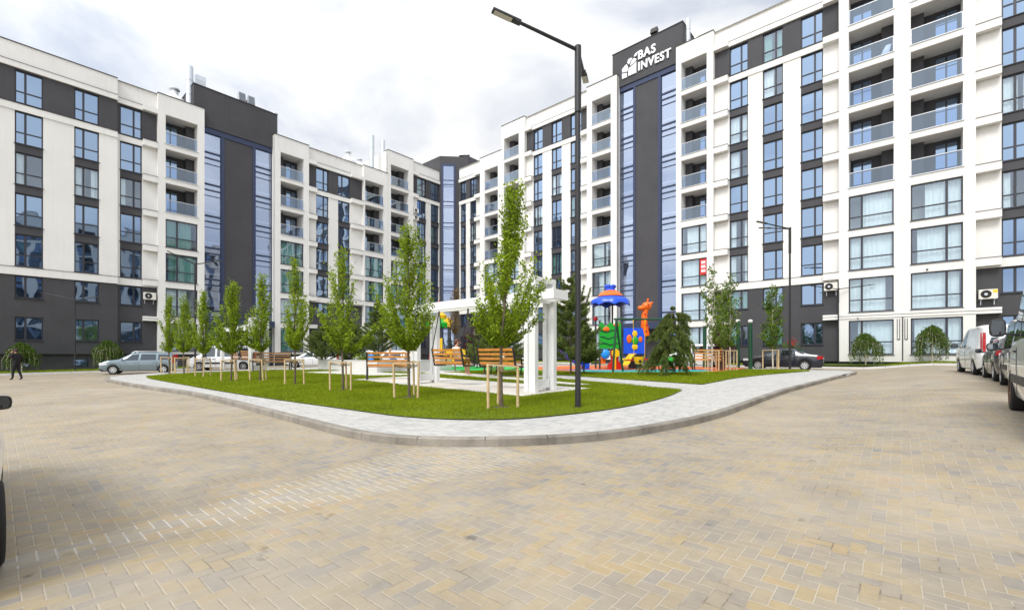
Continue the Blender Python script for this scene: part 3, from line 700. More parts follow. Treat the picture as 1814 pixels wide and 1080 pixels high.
# left wing, near section
B = Block('apartment_block', 'white and charcoal apartment block at the left edge, above the walking man', 'L', -54.0, -29.25)
cols = [(-50.5,-49.06,.37), (-47.3,-45.86,.63), (-44.2,-42.76,.37)]
B.rec(-54.0, -35.36, 0, BL, 4, [(-50.4,-48.96,.37), (-47.2,-45.76,.37), (-44.1,-42.66,.37), (-41.05,-39.61,.37), (-37.93,-36.49,.37)], zbase=.05, zroof=22.8)
B.wall.quad((-35.36,0,.05),(-35.36,.4,.05),(-35.36,.4,22.8),(-35.36,0,22.8),0)
B.rec(-35.36, -32.7, .4, BL, 4, [(-35.16,-33.72,.63)], [(-33.70,-32.7)], zbase=.05, zroof=22.8, ybay=0)
B.bay(-32.7, -29.25, 0, BL, 4, -32.16, -29.78, mull=.36, flip=True, zbase=.05, zroof=22.8, curtain='curtain_g', yrec=.4)
for xx in (-41.2, -38.0, -36.4):
    mb = MB(); mb.box(xx, xx+.9, .235, .248, -.95, -.35); mb.v = [(v[0]-B.s0, v[1], v[2]-ZB) for v in mb.v]; q_ = mb.build('basement_window', M['frame'], B.root)
    mb = MB(); mb.quad((xx+.05,.232,-.9),(xx+.85,.232,-.9),(xx+.85,.232,-.4),(xx+.05,.232,-.4)); mb.v = [(v[0]-B.s0, v[1], v[2]-ZB) for v in mb.v]; mb.build('glass', M['glass'], q_)
B.finish(22.8, endl=0, endr=0)
# left wing, middle section
B = Block('apartment_block', 'white block between the left charcoal stair tower and the taller inner block', 'L', -23.08, -9.6)
B.bay(-23.08, -19.53, 0, BL, 4, -22.5, -20.1, mull=.68, flip=False, zbase=.05, zroof=22.8, curtain='curtain_g', yrec=.4)
B.rec(-19.53, -12.95, .4, BL, 4, [(-18.56,-17.13,.63), (-15.98,-14.52,.37)], [(-19.53,-18.6), (-14.48,-12.95)], zbase=.05, zroof=22.8, ybay=0)
B.bay(-12.95, -9.6, 0, BL, 4, -12.75, -10.2, mull=.34, flip=True, zbase=.05, zroof=22.8, curtain='curtain_g', yrec=.4)
B.finish(22.8, endl=0, endr=0)
B = Block('apartment_block', 'taller white block left of the glazed corner core, with two air conditioners on its wall', 'L', -9.58, -.93)
B.bay(-9.58, -5.7, 0, BL, 5, -9.15, -6.45, mull=.34, flip=True, zbase=.05, zroof=25.8, curtain='curtain_g', yrec=.4)
B.rec(-5.7, -.93, .4, BL, 5, [(-4.79,-3.3,.63), (-2.47,-1.07,.63)], [(-5.7,-4.82)], zbase=.05, zroof=25.8, ybay=0)
B.finish(25.8, endl=0, endr=.4)
# right wing
B = Block('apartment_block', 'lower white block right of the glazed corner core', 'R', 2.72, 11.0)
B.rec(2.72, 7.2, 0, 0, 5, [(2.98,4.05,.5), (4.85,6.05,.4)], [(6.1,7.2)], zroof=25.6, ybay=-.45)
B.bay(7.2, 11.0, -.45, 0, 5, 8.05, 10.4, mull=.66, flip=False, zroof=25.6, yrec=0)
B.finish(25.6, endl=0, endr=-.45)
B = Block('apartment_block', 'white block left of the tower with the white lettering, behind the near lamp post', 'R', 11.02, 26.93)
B.bay(11.02, 14.75, -.45, 0, 6, 11.45, 13.85, mull=.66, flip=False, yrec=0)
B.rec(14.75, 23.4, 0, 0, 6, [(15.77,17.12,.4), (18.42,19.84,.4), (21.0,22.4,.4)], [(14.75,15.74), (22.5,23.4)], ybay=-.45)
B.bay(23.4, 26.93, -.45, 0, 6, 24.02, 26.25, mull=.66, flip=False, yrec=0)
B.finish(28.5, endl=-.45, endr=-.45)
B = Block('apartment_block', 'tall white block of balconies right of the lettered tower, above the parked vans', 'R', 33.0, 62.0)
B.bay(33.0, 36.3, -.45, 0, 6, 33.48, 35.74, mull=.70, flip=False, yrec=0)
B.rec(36.3, 45.25, 0, 0, 6, [(37.5,38.97,.63), (40.08,41.55,.64), (42.77,44.23,.63)], [(36.3,37.47), (44.26,45.25)], ybay=-.45)
B.bay(45.25, 52.4, -.45, 0, 6, 0, 0, mull=.30, flip=True, yrec=0, bays=[(45.84, 48.38), (49.27, 51.82)])
B.rec(52.4, 62.0, 0, 0, 6, [(53.57,55.04,.4), (56.3,57.77,.4), (59.0,60.47,.4)], [(52.4,53.54)], ybay=-.45)
# service pipe and double ledge over the two big bays
B.trim.box(45.25, 52.4, -.50, -.452, 2.64, 2.80, 0); B.trim.box(45.25, 52.4, -.50, -.452, 2.84, 3.0, 0); B.trim.box(45.25, 52.4, -.50, -.452, 2.80, 2.84, 1)
for xx in (48.55, 48.68, 48.95, 49.08):
    B.trim.box(xx, xx+.032, -.49, -.452, 1.05 if xx in (48.55, 48.68, 48.95, 49.08) else 0, 2.5, 1)
B.trim.box(48.6, 48.68, -.50, -.452, 1.05, 1.1, 1); B.trim.box(49.0, 49.08, -.50, -.452, 1.05, 1.1, 1)
B.trim.box(48.82, 48.88, -.50, -.452, -.4, 2.64, 1)
RB = B.finish(28.5, endl=-.45, endr=0)

# unseen wing added behind the camera so the left windows have something to mirror
B = Block('apartment_block', 'unseen white and charcoal block added on the right to be mirrored in the windows opposite', 'B', 0, 62)
for i in range(4):
    o_ = i * 15.5
    B.bay(o_, o_+3.4, -.45, 0, 6, o_+.55, o_+2.9, mull=.3, yrec=0)
    B.rec(o_+3.4, o_+12.1, 0, 0, 6, [(o_+4.6,o_+6.07,.37), (o_+7.2,o_+8.67,.63), (o_+9.8,o_+11.27,.37)], [(o_+3.4,o_+4.55)], ybay=-.45)
    B.bay(o_+12.1, o_+15.5, -.45, 0, 6, o_+12.6, o_+15.0, mull=.7, yrec=0)
B.finish(28.5, endl=-.45, endr=-.45)

# stair towers: two glazed strips, a charcoal pier, an overhanging charcoal head
def tower(label, wing, x0, x1, b, y, gl, pr, gr, zroof, ztop, zg):
    p = wpt(wing, x0, 0, ZB); root = thing('stair_tower', label, 'stair tower', p, ROT[wing], 'stair towers of the blocks')
    loc = lambda mb: [(v[0]-x0, v[1], v[2]-ZB) for v in mb.v]
    mb = MB()
    mb.box(pr[0], pr[1], y+.05, y+.6, ZB-.3, zg, 0)
    mb.box(x0, x1, y+.6, 8, ZB-.3, zg, 0)
    mb.box(x0+.01, x1-.01, y-.12, 9, zg+.5, zroof+.08, 0); mb.box(x0-.75, x1+.45, y-.12, 8, zroof+.08, ztop, 0)
    mb.v = loc(mb); mb.build('wall', [M['dark']], root)
    t = MB(); t.box(x0+.01, x1-.01, y-.02, y+.6, zg, zg+.5, 0); t.box(x0-.8, x1+.5, y-.17, 8.05, ztop, ztop+.07, 1)
    t.box(pr[0]-.27, pr[0], y, y+.6, ZB-.3, zg, 0); t.box(pr[1], pr[1]+.27, y, y+.6, ZB-.3, zg, 0)
    t.v = loc(t); t.build('metal_trim', [M['navy'], M['flash']], root)
    for a, c in (gl, gr):
        f = MB(); g = MB(); f.box(a, a+.05, y+.1, y+.25, ZB, zg); f.box(c-.05, c, y+.1, y+.25, ZB, zg)
        z = zg
        while z > 3.2:
            for dz, h in ((1.72, .16), (2.28, .12), (2.86, .045)): 
                if z - dz > ZB: f.box(a+.05, c-.05, y+.09, y+.24, z-dz-h, z-dz)
            for zz in (z-.02, z-1.78, z-2.36): pass
            z -= 3.0
        f.box(a+.05, c-.05, y+.1, y+.24, zg-.06, zg)
        ld = MB(); zz = zg - 1.2
        while zz > 3: ld.box(a+.06, c-.06, y+.35, y+.595, zz-.16, zz); zz -= 3.0
        ld.v = loc(ld); ld.build('stair_landing', M['white'], root)
        f.v = loc(f); fr = f.build('glazing_strip', M['navy'], root)
        # pale stair landings seen through the strip are modelled behind half-clear panes
        g.quad((a+.02,y+.16,2.7),(c-.02,y+.16,2.7),(c-.02,y+.16,zg),(a+.02,y+.16,zg)); g.v = loc(g); g.build('glass', M['glass2'], fr)
    e_ = MB(); xm = (x0+x1)/2
    e_.box(x0+.3, x1-.3, y-1.5, y+.0, 2.45+b, 3.05+b, 0); e_.v = loc(e_); e_.build('entrance_canopy', M['navy'], root)
    for a, c in (gl, gr):
        d = MB()
        d.box(a, c, y+.12, y+.2, 2.1+b, 2.3+b, 0)
        for xx in (a, (a+c)/2-.04, c-.08): d.box(xx, xx+.08, y+.12, y+.2, -1.0, 2.1+b, 0)
        d.quad((a,y+.16,-1.0),(c,y+.16,-1.0),(c,y+.16,2.7),(a,y+.16,2.7),1)
        d.v = loc(d); d.build('door', [M['frame'], M['glass']], root)
    return root
tower('charcoal stair tower with two glazed strips at the left, plain head without lettering', 'L', -29.23, -23.1, BL, .6, (-29.2,-27.72), (-27.45,-24.95), (-24.68,-23.12), 22.8, 25.05, 20.95)
tower('charcoal stair tower carrying the white lettering between two white blocks', 'R', 26.95, 32.98, 0, .15, (26.97,28.42), (28.69,31.02), (31.29,32.95), 28.5, 30.95, 26.85)
# corner core
p = wpt('L', 0, 0, ZB); core = thing('stair_tower', 'slim charcoal corner core with one glazed strip where the two wings meet', 'stair tower', p, ROT['L'], 'stair towers of the blocks')
A_, B_ = Vector((-.9, .35)), Vector((1.6, -2.15)); mb = MB()
mb.prism([(A_.x,A_.y),(B_.x,B_.y),(1.6,-2.69),(6,-2.69),(6,6),(-.9,6)], ZB-.3-ZB, 28.0-ZB, plane='xy'); mb.build('wall', M['dark'], core, smooth=None)
dv = (B_-A_).normalized(); nv = Vector((dv.y, -dv.x))
def cp(t, o, z): q = A_ + dv*t + nv*o; return (q.x, q.y, z-ZB)
ln = (B_-A_).length; f = MB(); g = MB()
def cbox(mb, t0, t1, o0, o1, z0, z1, m=0):
    mb.add([cp(t0,o0,z0),cp(t1,o0,z0),cp(t1,o1,z0),cp(t0,o1,z0),cp(t0,o0,z1),cp(t1,o0,z1),cp(t1,o1,z1),cp(t0,o1,z1)], [(0,3,2,1),(4,5,6,7),(0,1,5,4),(1,2,6,5),(2,3,7,6),(3,0,4,7)], m)
t0, t1 = .50, 1.92
sgn = 1 if (A_ + nv).length > A_.length - 5 and nv.x < 0 else -1
cbox(f, t0-.28, t0, 0, .07*sgn, -1, 26.6); cbox(f, t1, t1+.28, 0, .07*sgn, -1, 26.6)
cbox(f, t0-.28, t1+.28, 0, .06*sgn, 26.6, 26.9)
z = 26.6
while z > 0:
    for dz, h in ((2.2-.25, .13), (2.2+.35, .11), (2.86, .045)): cbox(f, t0, t1, 0, .05*sgn, z-dz-h, z-dz)
    z -= 3.0
fr = f.build('glazing_strip', M['navy'], core)
g.quad(cp(t0, .02*sgn, -1), cp(t1, .02*sgn, -1), cp(t1, .02*sgn, 26.6), cp(t0, .02*sgn, 26.6)); g.build('glass', M['glass2'], fr)

# planted strips along the two wings, each with its kerb
def strip(wing, s0, s1, d0, d1):
    q = [wpt(wing, s0, d0), wpt(wing, s1, d0), wpt(wing, s1, d1), wpt(wing, s0, d1)]
    struct(flat_poly('lawn', [(p.x, p.y) for p in q], .12, M['turf']))
    mb = MB()
    a, b = q[0], q[1]; n = wpt(wing, s0, d0-.15) - a
    k = 24
    for i in range(k):
        p0, p1 = a.lerp(b, i/k), a.lerp(b, (i+1)/k - .0005)
        vs = []
        for up in (-.02, .14):
            for c in (p0, p1, p1+n, p0+n): vs.append((c.x, c.y, gz(c.x, c.y, up)))
        mb.add(vs, [(0,1,5,4),(1,2,6,5),(2,3,7,6),(3,0,4,7),(4,5,6,7)])
    struct(mb.build('kerb', M['concrete']))
    return [(p.x, p.y) for p in q]
st1 = strip('L', -54, -30.5, -3.3, .35); st2 = strip('L', -21.5, -10, -3.0, .7)
st3 = strip('R', 34, 62, -3.0, .3); st4 = strip('R', 8, 25.5, -3.0, .3)
gs = grass_obj([grass(q, 7+i, 2600, .06) for i, q in enumerate((st1, st2, st3, st4))])
tag(gs, 'green grass in the narrow planted strips at the foot of the blocks', 'grass', kind='stuff')

# the sign on the tower: two lines of lettering and a leaf-topped emblem
def text_mesh(body, size, ext):
    cu = bpy.data.curves.new('lettering', 'FONT'); cu.body = body; cu.size = size; cu.extrude = ext; cu.offset = size*.022; cu.space_character = 1.14
    o = bpy.data.objects.new('t', cu); COL.objects.link(o); dg = bpy.context.evaluated_depsgraph_get()
    me = bpy.data.meshes.new_from_object(o.evaluated_get(dg)); bpy.data.objects.remove(o); bpy.data.curves.remove(cu)
    me.transform(Matrix.Rotation(R(90), 4, 'X')); me.materials.clear(); me.materials.append(M['sign']); me.name = 'lettering'; return me
yS = .15 - .12
sg = thing('sign', 'white BAS INVEST lettering and leaf emblem on the charcoal tower head', 'sign', wpt('R', 27.35, yS, 28.0), ROT['R'])
def fit(me, x, z, wd, h, y=-.07):
    xs = [v.co.x for v in me.vertices]; zs = [v.co.z for v in me.vertices]
    sx = wd / (max(xs)-min(xs)); szz = h / (max(zs)-min(zs))
    for v in me.vertices: v.co = ((v.co.x-min(xs))*sx + x, v.co.y + y, (v.co.z-min(zs))*szz + z)
    return me
def bold(word, x, z, wd, h):
    bm = bmesh.new()
    for i in range(2):
        me = fit(text_mesh(word, 1.2, .05), x + .034*i, z, wd-.034, h, -.07 - .002*i); bm.from_mesh(me); bpy.data.meshes.remove(me)
    me = bpy.data.meshes.new('lettering'); bm.to_mesh(me); bm.free(); me.materials.append(M['sign']); obj('lettering', me, sg)
bold('BAS', 1.72, 1.22, 1.80, .86); bold('INVEST', 1.72, .10, 3.30, .86)
em = MB(); EX, EZ, EW, EH = -.05, -.02, 1.62, 1.78
for poly in ([(0,0),(.36,0),(.36,.26),(.2,.29),(0,.33)], [(0,.38),(.2,.335),(.38,.31),(.46,.48),(.41,.64),(.33,.78),(0,.59)],
             [(.37,.80),(.46,.67),(.51,.71),(.73,.95),(.64,1.0),(.5,1.0),(.41,.95)], [(.52,.56),(.74,.615),(1,.745),(1,.80),(.82,.93),(.64,.78)],
             [(.42,0),(1,0),(1,.69),(.8,.585),(.6,.515),(.48,.47),(.42,.3)], [(.80,.985),(.88,1.10),(1.08,1.19),(1.04,1.05),(.93,.955)]):
    ca, cc = sum(q[0] for q in poly)/len(poly), sum(q[1] for q in poly)/len(poly)
    em.prism([(EX+EW*(ca+(a-ca)*.90), EZ+EH*(cc+(c-cc)*.90)) for a, c in poly], -.12, -.02)
em.build('emblem', M['sign'], sg, smooth=None)

# red notice taped inside a pane of the right wing
nt_ = thing('notice', 'red paper notice with three rows of white figures in a block window', 'notice', wpt('R', 35.12, -.45+.10, 6.2+.95), ROT['R'])
mb = MB(); mb.box(0, .56, 0, .012, 0, 1.42); mb.build('paper', mat('red_paper', (.62,.02,.025), .6), nt_)
mb = MB()
for r_, z in enumerate((.98, .60, .22)):
    for i in range(4):
        x = .12 + i*.095
        mb.box(x, x+.065, -.006, -.001, z, z+.26); 
mb.build('figures', M['sign'], nt_)

bd = thing('leaning_board', 'white board leaning inside an upper balcony of the big two-bay stack', 'board', wpt('R', 47.7, .1, 21.305), ROT['R'])
mb = MB(); mb.add([(-.2,0,0),(.35,0,0),(.55,.25,1.0),(.25,.25,1.0),(-.2,.04,0),(.35,.04,0),(.55,.29,1.0),(.25,.29,1.0)], [(0,1,2,3),(7,6,5,4),(0,4,5,1),(1,5,6,2),(2,6,7,3),(3,7,4,0)]); mb.build('panel', M['wpaint'], bd)
mb = MB(); mb.box(-.5, .2, -.02, .1, .002, .06); mb.build('foot', M['wpaint'], bd)
for s_, z_ in ((50.1, 5.75), (46.4, 2.68)):
    mb = MB(); mb.box(-.05, .05, -.02, .0, -.06, .06); mb.tube([(0,-.02,0),(-.02,-.2,-.03)], .035, 8); mb.v = [(v[0]+s_-33.0, v[1]-.452, v[2]+z_-ZB) for v in mb.v]; mb.build('security_camera', M['flash'], RB)
mb = MB(); mb.box(48.80-33.0, 48.815-33.0, -.4535, -.4505, 3.05-ZB, 28.4-ZB); mb.build('wall_joint', M['concrete'], RB)
# air conditioners
ac0 = None
def aircon(wing, s, d, z, label, sc=1.0):
    global ac0
    if ac0 is None:
        r = thing('air_conditioner', label, 'air conditioner', group='outdoor units on the facades')
        mb = MB(); mb.box(-.42, .42, -.16, .16, 0, .6); mb.build('casing', mat('aircon_casing', (.74,.72,.66), .5, .04, 3), r, bev=.015)
        mb = MB(); mb.lathe([(.001,-.172),(.08,-.175),(.08,-.166)], 16, (-.1,0,.3), 'y', 1)
        for rr in (.11,.14,.17,.20,.23): mb.lathe([(rr,-.165),(rr+.005,-.178),(rr+.012,-.165)], 24, (-.1,0,.3), 'y', 0)
        mb.lathe([(.001,-.1635),(.25,-.1635)], 24, (-.1,0,.3), 'y', 0)
        mb.build('fan_grille', [M['flash'], M['zinc']], r)
        mb = MB()
        for x in (-.3, .3): mb.box(x-.02, x+.02, -.16, .3, -.05, -.003); mb.box(x-.02, x+.02, .27, .3, -.35, -.05)
        mb.build('bracket', M['zinc'], r); ac0 = r; o = r
    else: o = copy_tree(ac0); o['label'] = label
    o.location = wpt(wing, s, d, z); o.rotation_euler = (0, 0, ROT[wing]); o.scale = (sc,)*3
aircon('L', -33.25, .1, 4.75, 'air conditioner on the charcoal wall of the block at the left edge')
aircon('R', 44.75, -.3, 4.85, 'white air conditioner under the white ledge above the dark sedan')
aircon('R', 52.95, -.3, 3.55, 'air conditioner with a yellow sticker on the dark wall above the white delivery van')
aircon('L', -5.2, .1, 18.95, 'upper of the two air conditioners stacked beside the corner core', .85)
aircon('L', -5.2, .1, 18.0, 'lower of the two air conditioners stacked beside the corner core', .85)
st = MB(); st.box(.2, .41, -.166, -.162, .38, .56); k_ = [o for o in bpy.data.objects if o.name.startswith('air_conditioner')][2]
st.build('sticker', mat('yellow_sticker', (.85,.6,.02), .6), k_)

# roof furniture
def flue(wing, s, d, z0, z1, r, label):
    t = thing('roof_flue', label, 'flue', wpt(wing, s, d, z0), ROT[wing], 'metal flues on the roofs')
    mb = MB(); h = z1-z0; r *= 1.45
    mb.lathe([(r,0),(r,h-.02),(r*.6,h+.06),(.001,h+.07)], 14); mb.build('pipe', M['zinc'], t, smooth=40)
    mb = MB()
    for q in (.33, .66): mb.lathe([(r+.004,h*q),(r+.02,h*q+.02),(r+.004,h*q+.05)], 14)
    mb.build('collar', M['alu'], t, smooth=40)
flue('L', -30.1, 1.3, 22.8, 26.9, .20, 'tall zinc flue left of the plain charcoal tower head')
flue('L', -22.55, 1.3, 22.8, 25.6, .18, 'zinc flue at the right end of the plain charcoal tower head')
flue('L', -10.9, 1.6, 22.8, 27.6, .22, 'tall zinc flue on the middle left block beside the taller inner block')
flue('L', -8.4, 3.0, 25.8, 28.3, .2, 'short zinc flue on the roof of the taller inner block')
flue('R', 33.55, 1.0, 28.5, 31.6, .17, 'zinc flue at the right end of the lettered tower')
flue('R', 26.55, 1.0, 28.5, 30.4, .17, 'short zinc flue at the left end of the lettered tower')
bx = thing('duct_box', 'folded zinc duct beside the flue on the plain charcoal tower head', 'duct', wpt('L', -29.6, 1.6, 25.1), ROT['L'])
mb = MB(); mb.box(0, .9, 0, .7, 0, 1.5); mb.build('casing', M['zinc'], bx, bev=.03)
mb = MB()
for z in (.35,.55,.75,.95): mb.box(.1, .8, -.02, -.002, z, z+.07)
mb.build('louvres', M['alu'], bx)
vent0 = None
for s, d, z, lab, sc in ((-30.9, 3.0, 22.8, 'white roof ventilator nearest the plain charcoal tower', 1.0), (-13.3, 3.0, 22.8, 'white roof ventilator above the middle left block, the bigger of its pair', 1.0), (-11.4, 3.6, 22.8, 'white roof ventilator above the middle left block, closer to the tall flue', .95)):
    if vent0 is None:
        vent0 = thing('roof_ventilator', lab, 'ventilator', group='white ventilators on the left roofs')
        mb = MB(); mb.lathe([(.75,0),(.75,.5),(.95,.55),(.95,1.05),(.55,1.45),(.30,1.62),(.30,1.85)], 16); mb.build('housing', M['wpaint'], vent0, smooth=40)
        mb = MB(); mb.lathe([(.22,1.85),(.22,2.05),(.42,2.08),(.42,2.18),(.001,2.3)], 16); mb.build('cowl', M['zinc'], vent0, smooth=40); o = vent0
    else: o = copy_tree(vent0); o['label'] = lab
    o.location = wpt('L', s, d, z); o.scale = (sc*1.05,)*3
fl0 = None
for wing, s, d, z, lab, rz in (('L', -25.4, 1.0, 25.12, 'pair of floodlights on the plain charcoal tower head', 0), ('L', 1.6, -2.0, 28.02, 'pair of floodlights on the corner core roof', -1.0), ('R', 34.9, 1.2, 28.52, 'pair of floodlights beside the flue right of the lettering', .3)):
    if fl0 is None:
        fl0 = thing('floodlight', lab, 'floodlight', group='floodlights on the roofs')
        mb = MB(); mb.box(-.75, .75, -.05, .05, .05, .14); mb.box(-.05, .05, -.05, .05, 0, .5); mb.build('stand', M['flash'], fl0)
        for x in (-.42, .42):
            mb = MB(); mb.prism([(-.25,.2),(.18,.1),(.3,.95),(-.12,1.05)], x-.32, x+.32, plane='yz'); hd = mb.build('lamp_head', M['alu'], fl0)
            mb = MB(); mb.quad((x-.28,-.262,.24),(x+.28,-.262,.24),(x+.28,-.135,1.0),(x-.28,-.135,1.0)); mb.build('lens', M['carglass'], hd)
        o = fl0
    else: o = copy_tree(fl0); o['label'] = lab
    o.location = wpt(wing, s, d, z); o.rotation_euler = (0, 0, ROT[wing] + rz)
sf = thing('floodlight', 'single small floodlight above the white lettering', 'floodlight', wpt('R', 30.6, .3, 31.0), ROT['R'], 'floodlights on the roofs')
mb = MB(); mb.box(-.04, .04, -.04, .04, 0, .35); mb.build('stand', M['flash'], sf)
mb = MB(); mb.prism([(-.3,.3),(.1,.2),(.2,.72),(-.15,.8)], -.33, .33, plane='yz'); mb.build('lamp_head', M['flash'], sf)
# ------------------------------------------------------------------ street lamps
def lamp(x, y, h, arms, label, up=.14, head=.62):
    t = thing('street_lamp', label, 'street lamp', (x, y, gz(x, y, up)), 0, 'black double-arm street lamps')
    k = h / 8.4
    mb = MB(); r = .068 if h > 7 else .05
    mb.tube([(0,0,-.15),(0,0,h*.86),(0,0,h)], [r, r*.82, r*.8], 14); mb.tube([(0,0,0),(0,0,.02)], r*1.9, 14)
    mb.build('pole', M['lamp'], t, smooth=40)
    mb = MB(); mb.tube([(0,0,h*.82),(0,0,h+.03)], r*1.15, 14); mb.build('collar', M['lamp'], t, smooth=40)
    for a in arms:
        d = Vector(a); e = Vector((0,0,h-.04)) + d; dn = d.normalized(); hd = e - dn*head*k
        mb = MB(); mb.tube([(0,0,h-.06), hd], [r*.62, r*.55], 10); o = mb.build('arm', M['lamp'], t, smooth=40)
        mb = MB(); mb.bar(hd - dn*.05, hd + dn*.14, .10*k+.02, .07*k+.01); mb.bar(hd + dn*.10, e, .13*k+.02, .045*k+.008); mb.build('lamp_head', M['lamp'], o, bev=.01)
        mb = MB(); n = Vector((0,0,-1)); sd_ = dn.cross(Vector((0,0,1))).normalized(); dz = sd_.cross(dn).normalized(); q = (.0275*k+.008)
        c0 = hd + dn*.16 - dz*q; c1 = e - dn*.04 - dz*q; ww = .07*k
        mb.quad(c0-sd_*ww, c1-sd_*ww, c1+sd_*ww, c0+sd_*ww); mb.build('lens', M['lens'], o)
    return t
lamp(1.53, 10.39, 8.35, [(-1.95,-.82,.28), (.47,1.72,.28)], 'tall black double-arm lamp on the grass near the front kerb')
lamp(17.75, 28.6, 9.0, [(-2.3,-.35,.35), (-1.5,.9,.3)], 'black street lamp in front of the dark sedan')
lamp(24.2, 33.2, 5.75, [(-2.2,-.2,.2), (2.0,-.9,.2)], 'short black double-arm lamp on the strip beside the big balcony bays', .12)
lamp(-24.2, 34.2, 8.1, [(-1.3,-1.1,.75), (1.8,.3,.3)], 'black double-arm lamp between the silver estate car and the white minibus')
lamp(-32.4, 33.2, 5.35, [(-2.25,-.4,.5), (2.1,.4,.35)], 'short black lamp in front of the charcoal wall at the left', .12)

# ------------------------------------------------------------------ trees
def leaves(rng, P, size, name, m, parent, flat=.35, aspect=.62, dirs=None):
    """one small leaf-shaped face at each point"""
    P = np.asarray(P); n = len(P)
    sz = size * rng.uniform(.65, 1.25, n)
    a = rng.normal(size=(n, 3))
    if dirs is not None: a = a * .5 + dirs * 1.2
    a /= np.linalg.norm(a, axis=1)[:, None]
    nn = rng.normal(size=(n, 3)); nn[:, 2] += flat * 2; b = np.cross(nn, a); b /= (np.linalg.norm(b, axis=1)[:, None] + 1e-9)
    u = a * (sz/2)[:, None]; v = b * (sz*aspect/2)[:, None]
    V = np.stack([P-u, P+v-u*.1, P+u, P-v-u*.1], 1).reshape(-1, 3)
    me = bpy.data.meshes.new(name); me.vertices.add(4*n); me.vertices.foreach_set('co', V.ravel())
    me.loops.add(4*n); me.loops.foreach_set('vertex_index', np.arange(4*n, dtype=np.int32))
    me.polygons.add(n); me.polygons.foreach_set('loop_start', np.arange(0, 4*n, 4, dtype=np.int32))
    me.update(); me.validate(); me.materials.append(m); return obj(name, me, parent)
def prof_r(prof, z):
    for i in range(len(prof)-1):
        if prof[i][0] <= z <= prof[i+1][0]:
            t = (z-prof[i][0]) / max(1e-6, prof[i+1][0]-prof[i][0]); return prof[i][1]*(1-t) + prof[i+1][1]*t
    return 0.02
def broadleaf(name, label, cat, x, y, prof, seed, nl, size, m, bark, up=.15, rt=.05, group=None, lean=(0,0), rise=1.5, limbs=46, spread=.12, axis=None, twig=.10, zstart=None):
    """tapered trunk, rising limbs, leaf sprays along the limbs; prof = (height, radius) pairs of the crown outline"""
    rng = np.random.default_rng(seed)
    t = thing(name, label, cat, (x, y, gz(x, y, up)), 0, group)
    H = prof[-1][0]; mb = MB(); z0 = prof[0][0]
    ax = axis or (lambda z: (lean[0]*z/H, lean[1]*z/H))
    zs = np.linspace(-.1, H*.97, 12); tp = [(ax(max(0,z))[0] + .012*math.sin(z*2.3+seed), ax(max(0,z))[1] + .012*math.cos(z*1.9+seed), z) for z in zs]
    mb.tube(tp, [max(.006, rt*(1-.92*max(0,z)/H)) for z in zs], 8)
    P = []; D = []
    for i in range(limbs):
        f = (i + rng.uniform(0, 1)) / limbs
        zt = z0 + (H - z0) * f; rr = prof_r(prof, zt) * rng.uniform(.55, 1.22)
        ph = i * 2.399 + rng.uniform(-.5, .5); rr *= 1 + .28*math.cos(ph - seed*1.7 - zt*1.1)
        if rng.uniform() < .10: continue
        zb = max(z0*.9, zt - rise*(.35 + rr) * rng.uniform(.7, 1.2)); b = ax(zb); e = ax(zt)
        p0 = np.array([b[0], b[1], zb]); p2 = np.array([e[0] + rr*math.cos(ph), e[1] + rr*math.sin(ph), zt])
        p1 = (p0+p2)/2 + np.array([rr*.22*math.cos(ph), rr*.22*math.sin(ph), -.05])
        pts = [(1-s)**2*p0 + 2*s*(1-s)*p1 + s*s*p2 for s in np.linspace(0, 1, 6)]
        mb.tube(pts, [max(.003, rt*.30*(1-s*.8)) for s in np.linspace(0, 1, 6)], 5, cap=False)
        k = int(nl / limbs * (.5 + rr / max(.05, np.mean([p[1] for p in prof]))) * rng.uniform(.45, 1.5))
        s = np.clip(rng.uniform(.16, 1.08, k), 0, 1.1)[:, None]
        q = (1-s)**2*p0 + 2*s*(1-s)*p1 + s*s*p2
        sp = spread * (.35 + s)
        # side twigs: leaves gather along a few of them
        tw = rng.integers(0, 6, k); ta = tw*1.05 + i; tl = rng.uniform(0, 1, k)
        q = q + np.stack([np.cos(ta)*tl*twig, np.sin(ta)*tl*twig, (tl-.4)*twig*.7], 1) + rng.normal(size=(k, 3)) * sp * np.array([.55, .55, .45])
        P.append(q)
    mb.build('trunk', bark, t, smooth=60)
    leaves(rng, np.concatenate(P), size, 'crown', m, t)
    return t
HB = [  # x, y, height, width factor, seed, label
 (-21.9,28.6,5.0,.9,1,'slim young hornbeam nearest the silver estate car, first of the staked row'),
 (-20.3,27.7,4.85,1.0,2,'slim young hornbeam just right of the one nearest the estate car'),
 (-16.86,24.44,4.7,1.0,3,'young hornbeam in front of the white minibus bonnet'),
 (-12.88,20.55,4.6,1.0,4,'young hornbeam in front of the left post of the far white swing frame'),
 (-11.6,20.6,5.0,.95,5,'young hornbeam in front of the right post of the far white swing frame'),
 (-8.83,18.2,5.2,1.0,6,'young hornbeam in front of the navy entrance canopy'),
 (-5.76,15.22,4.85,1.25,7,'broad young hornbeam in front of the grey planter wall'),
 (-2.97,12.89,4.95,1.2,8,'young hornbeam at the left post of the near white swing frame'),
 (-.25,10.49,5.35,1.15,9,'nearest and tallest hornbeam, in front of the right post of the near white swing frame')]
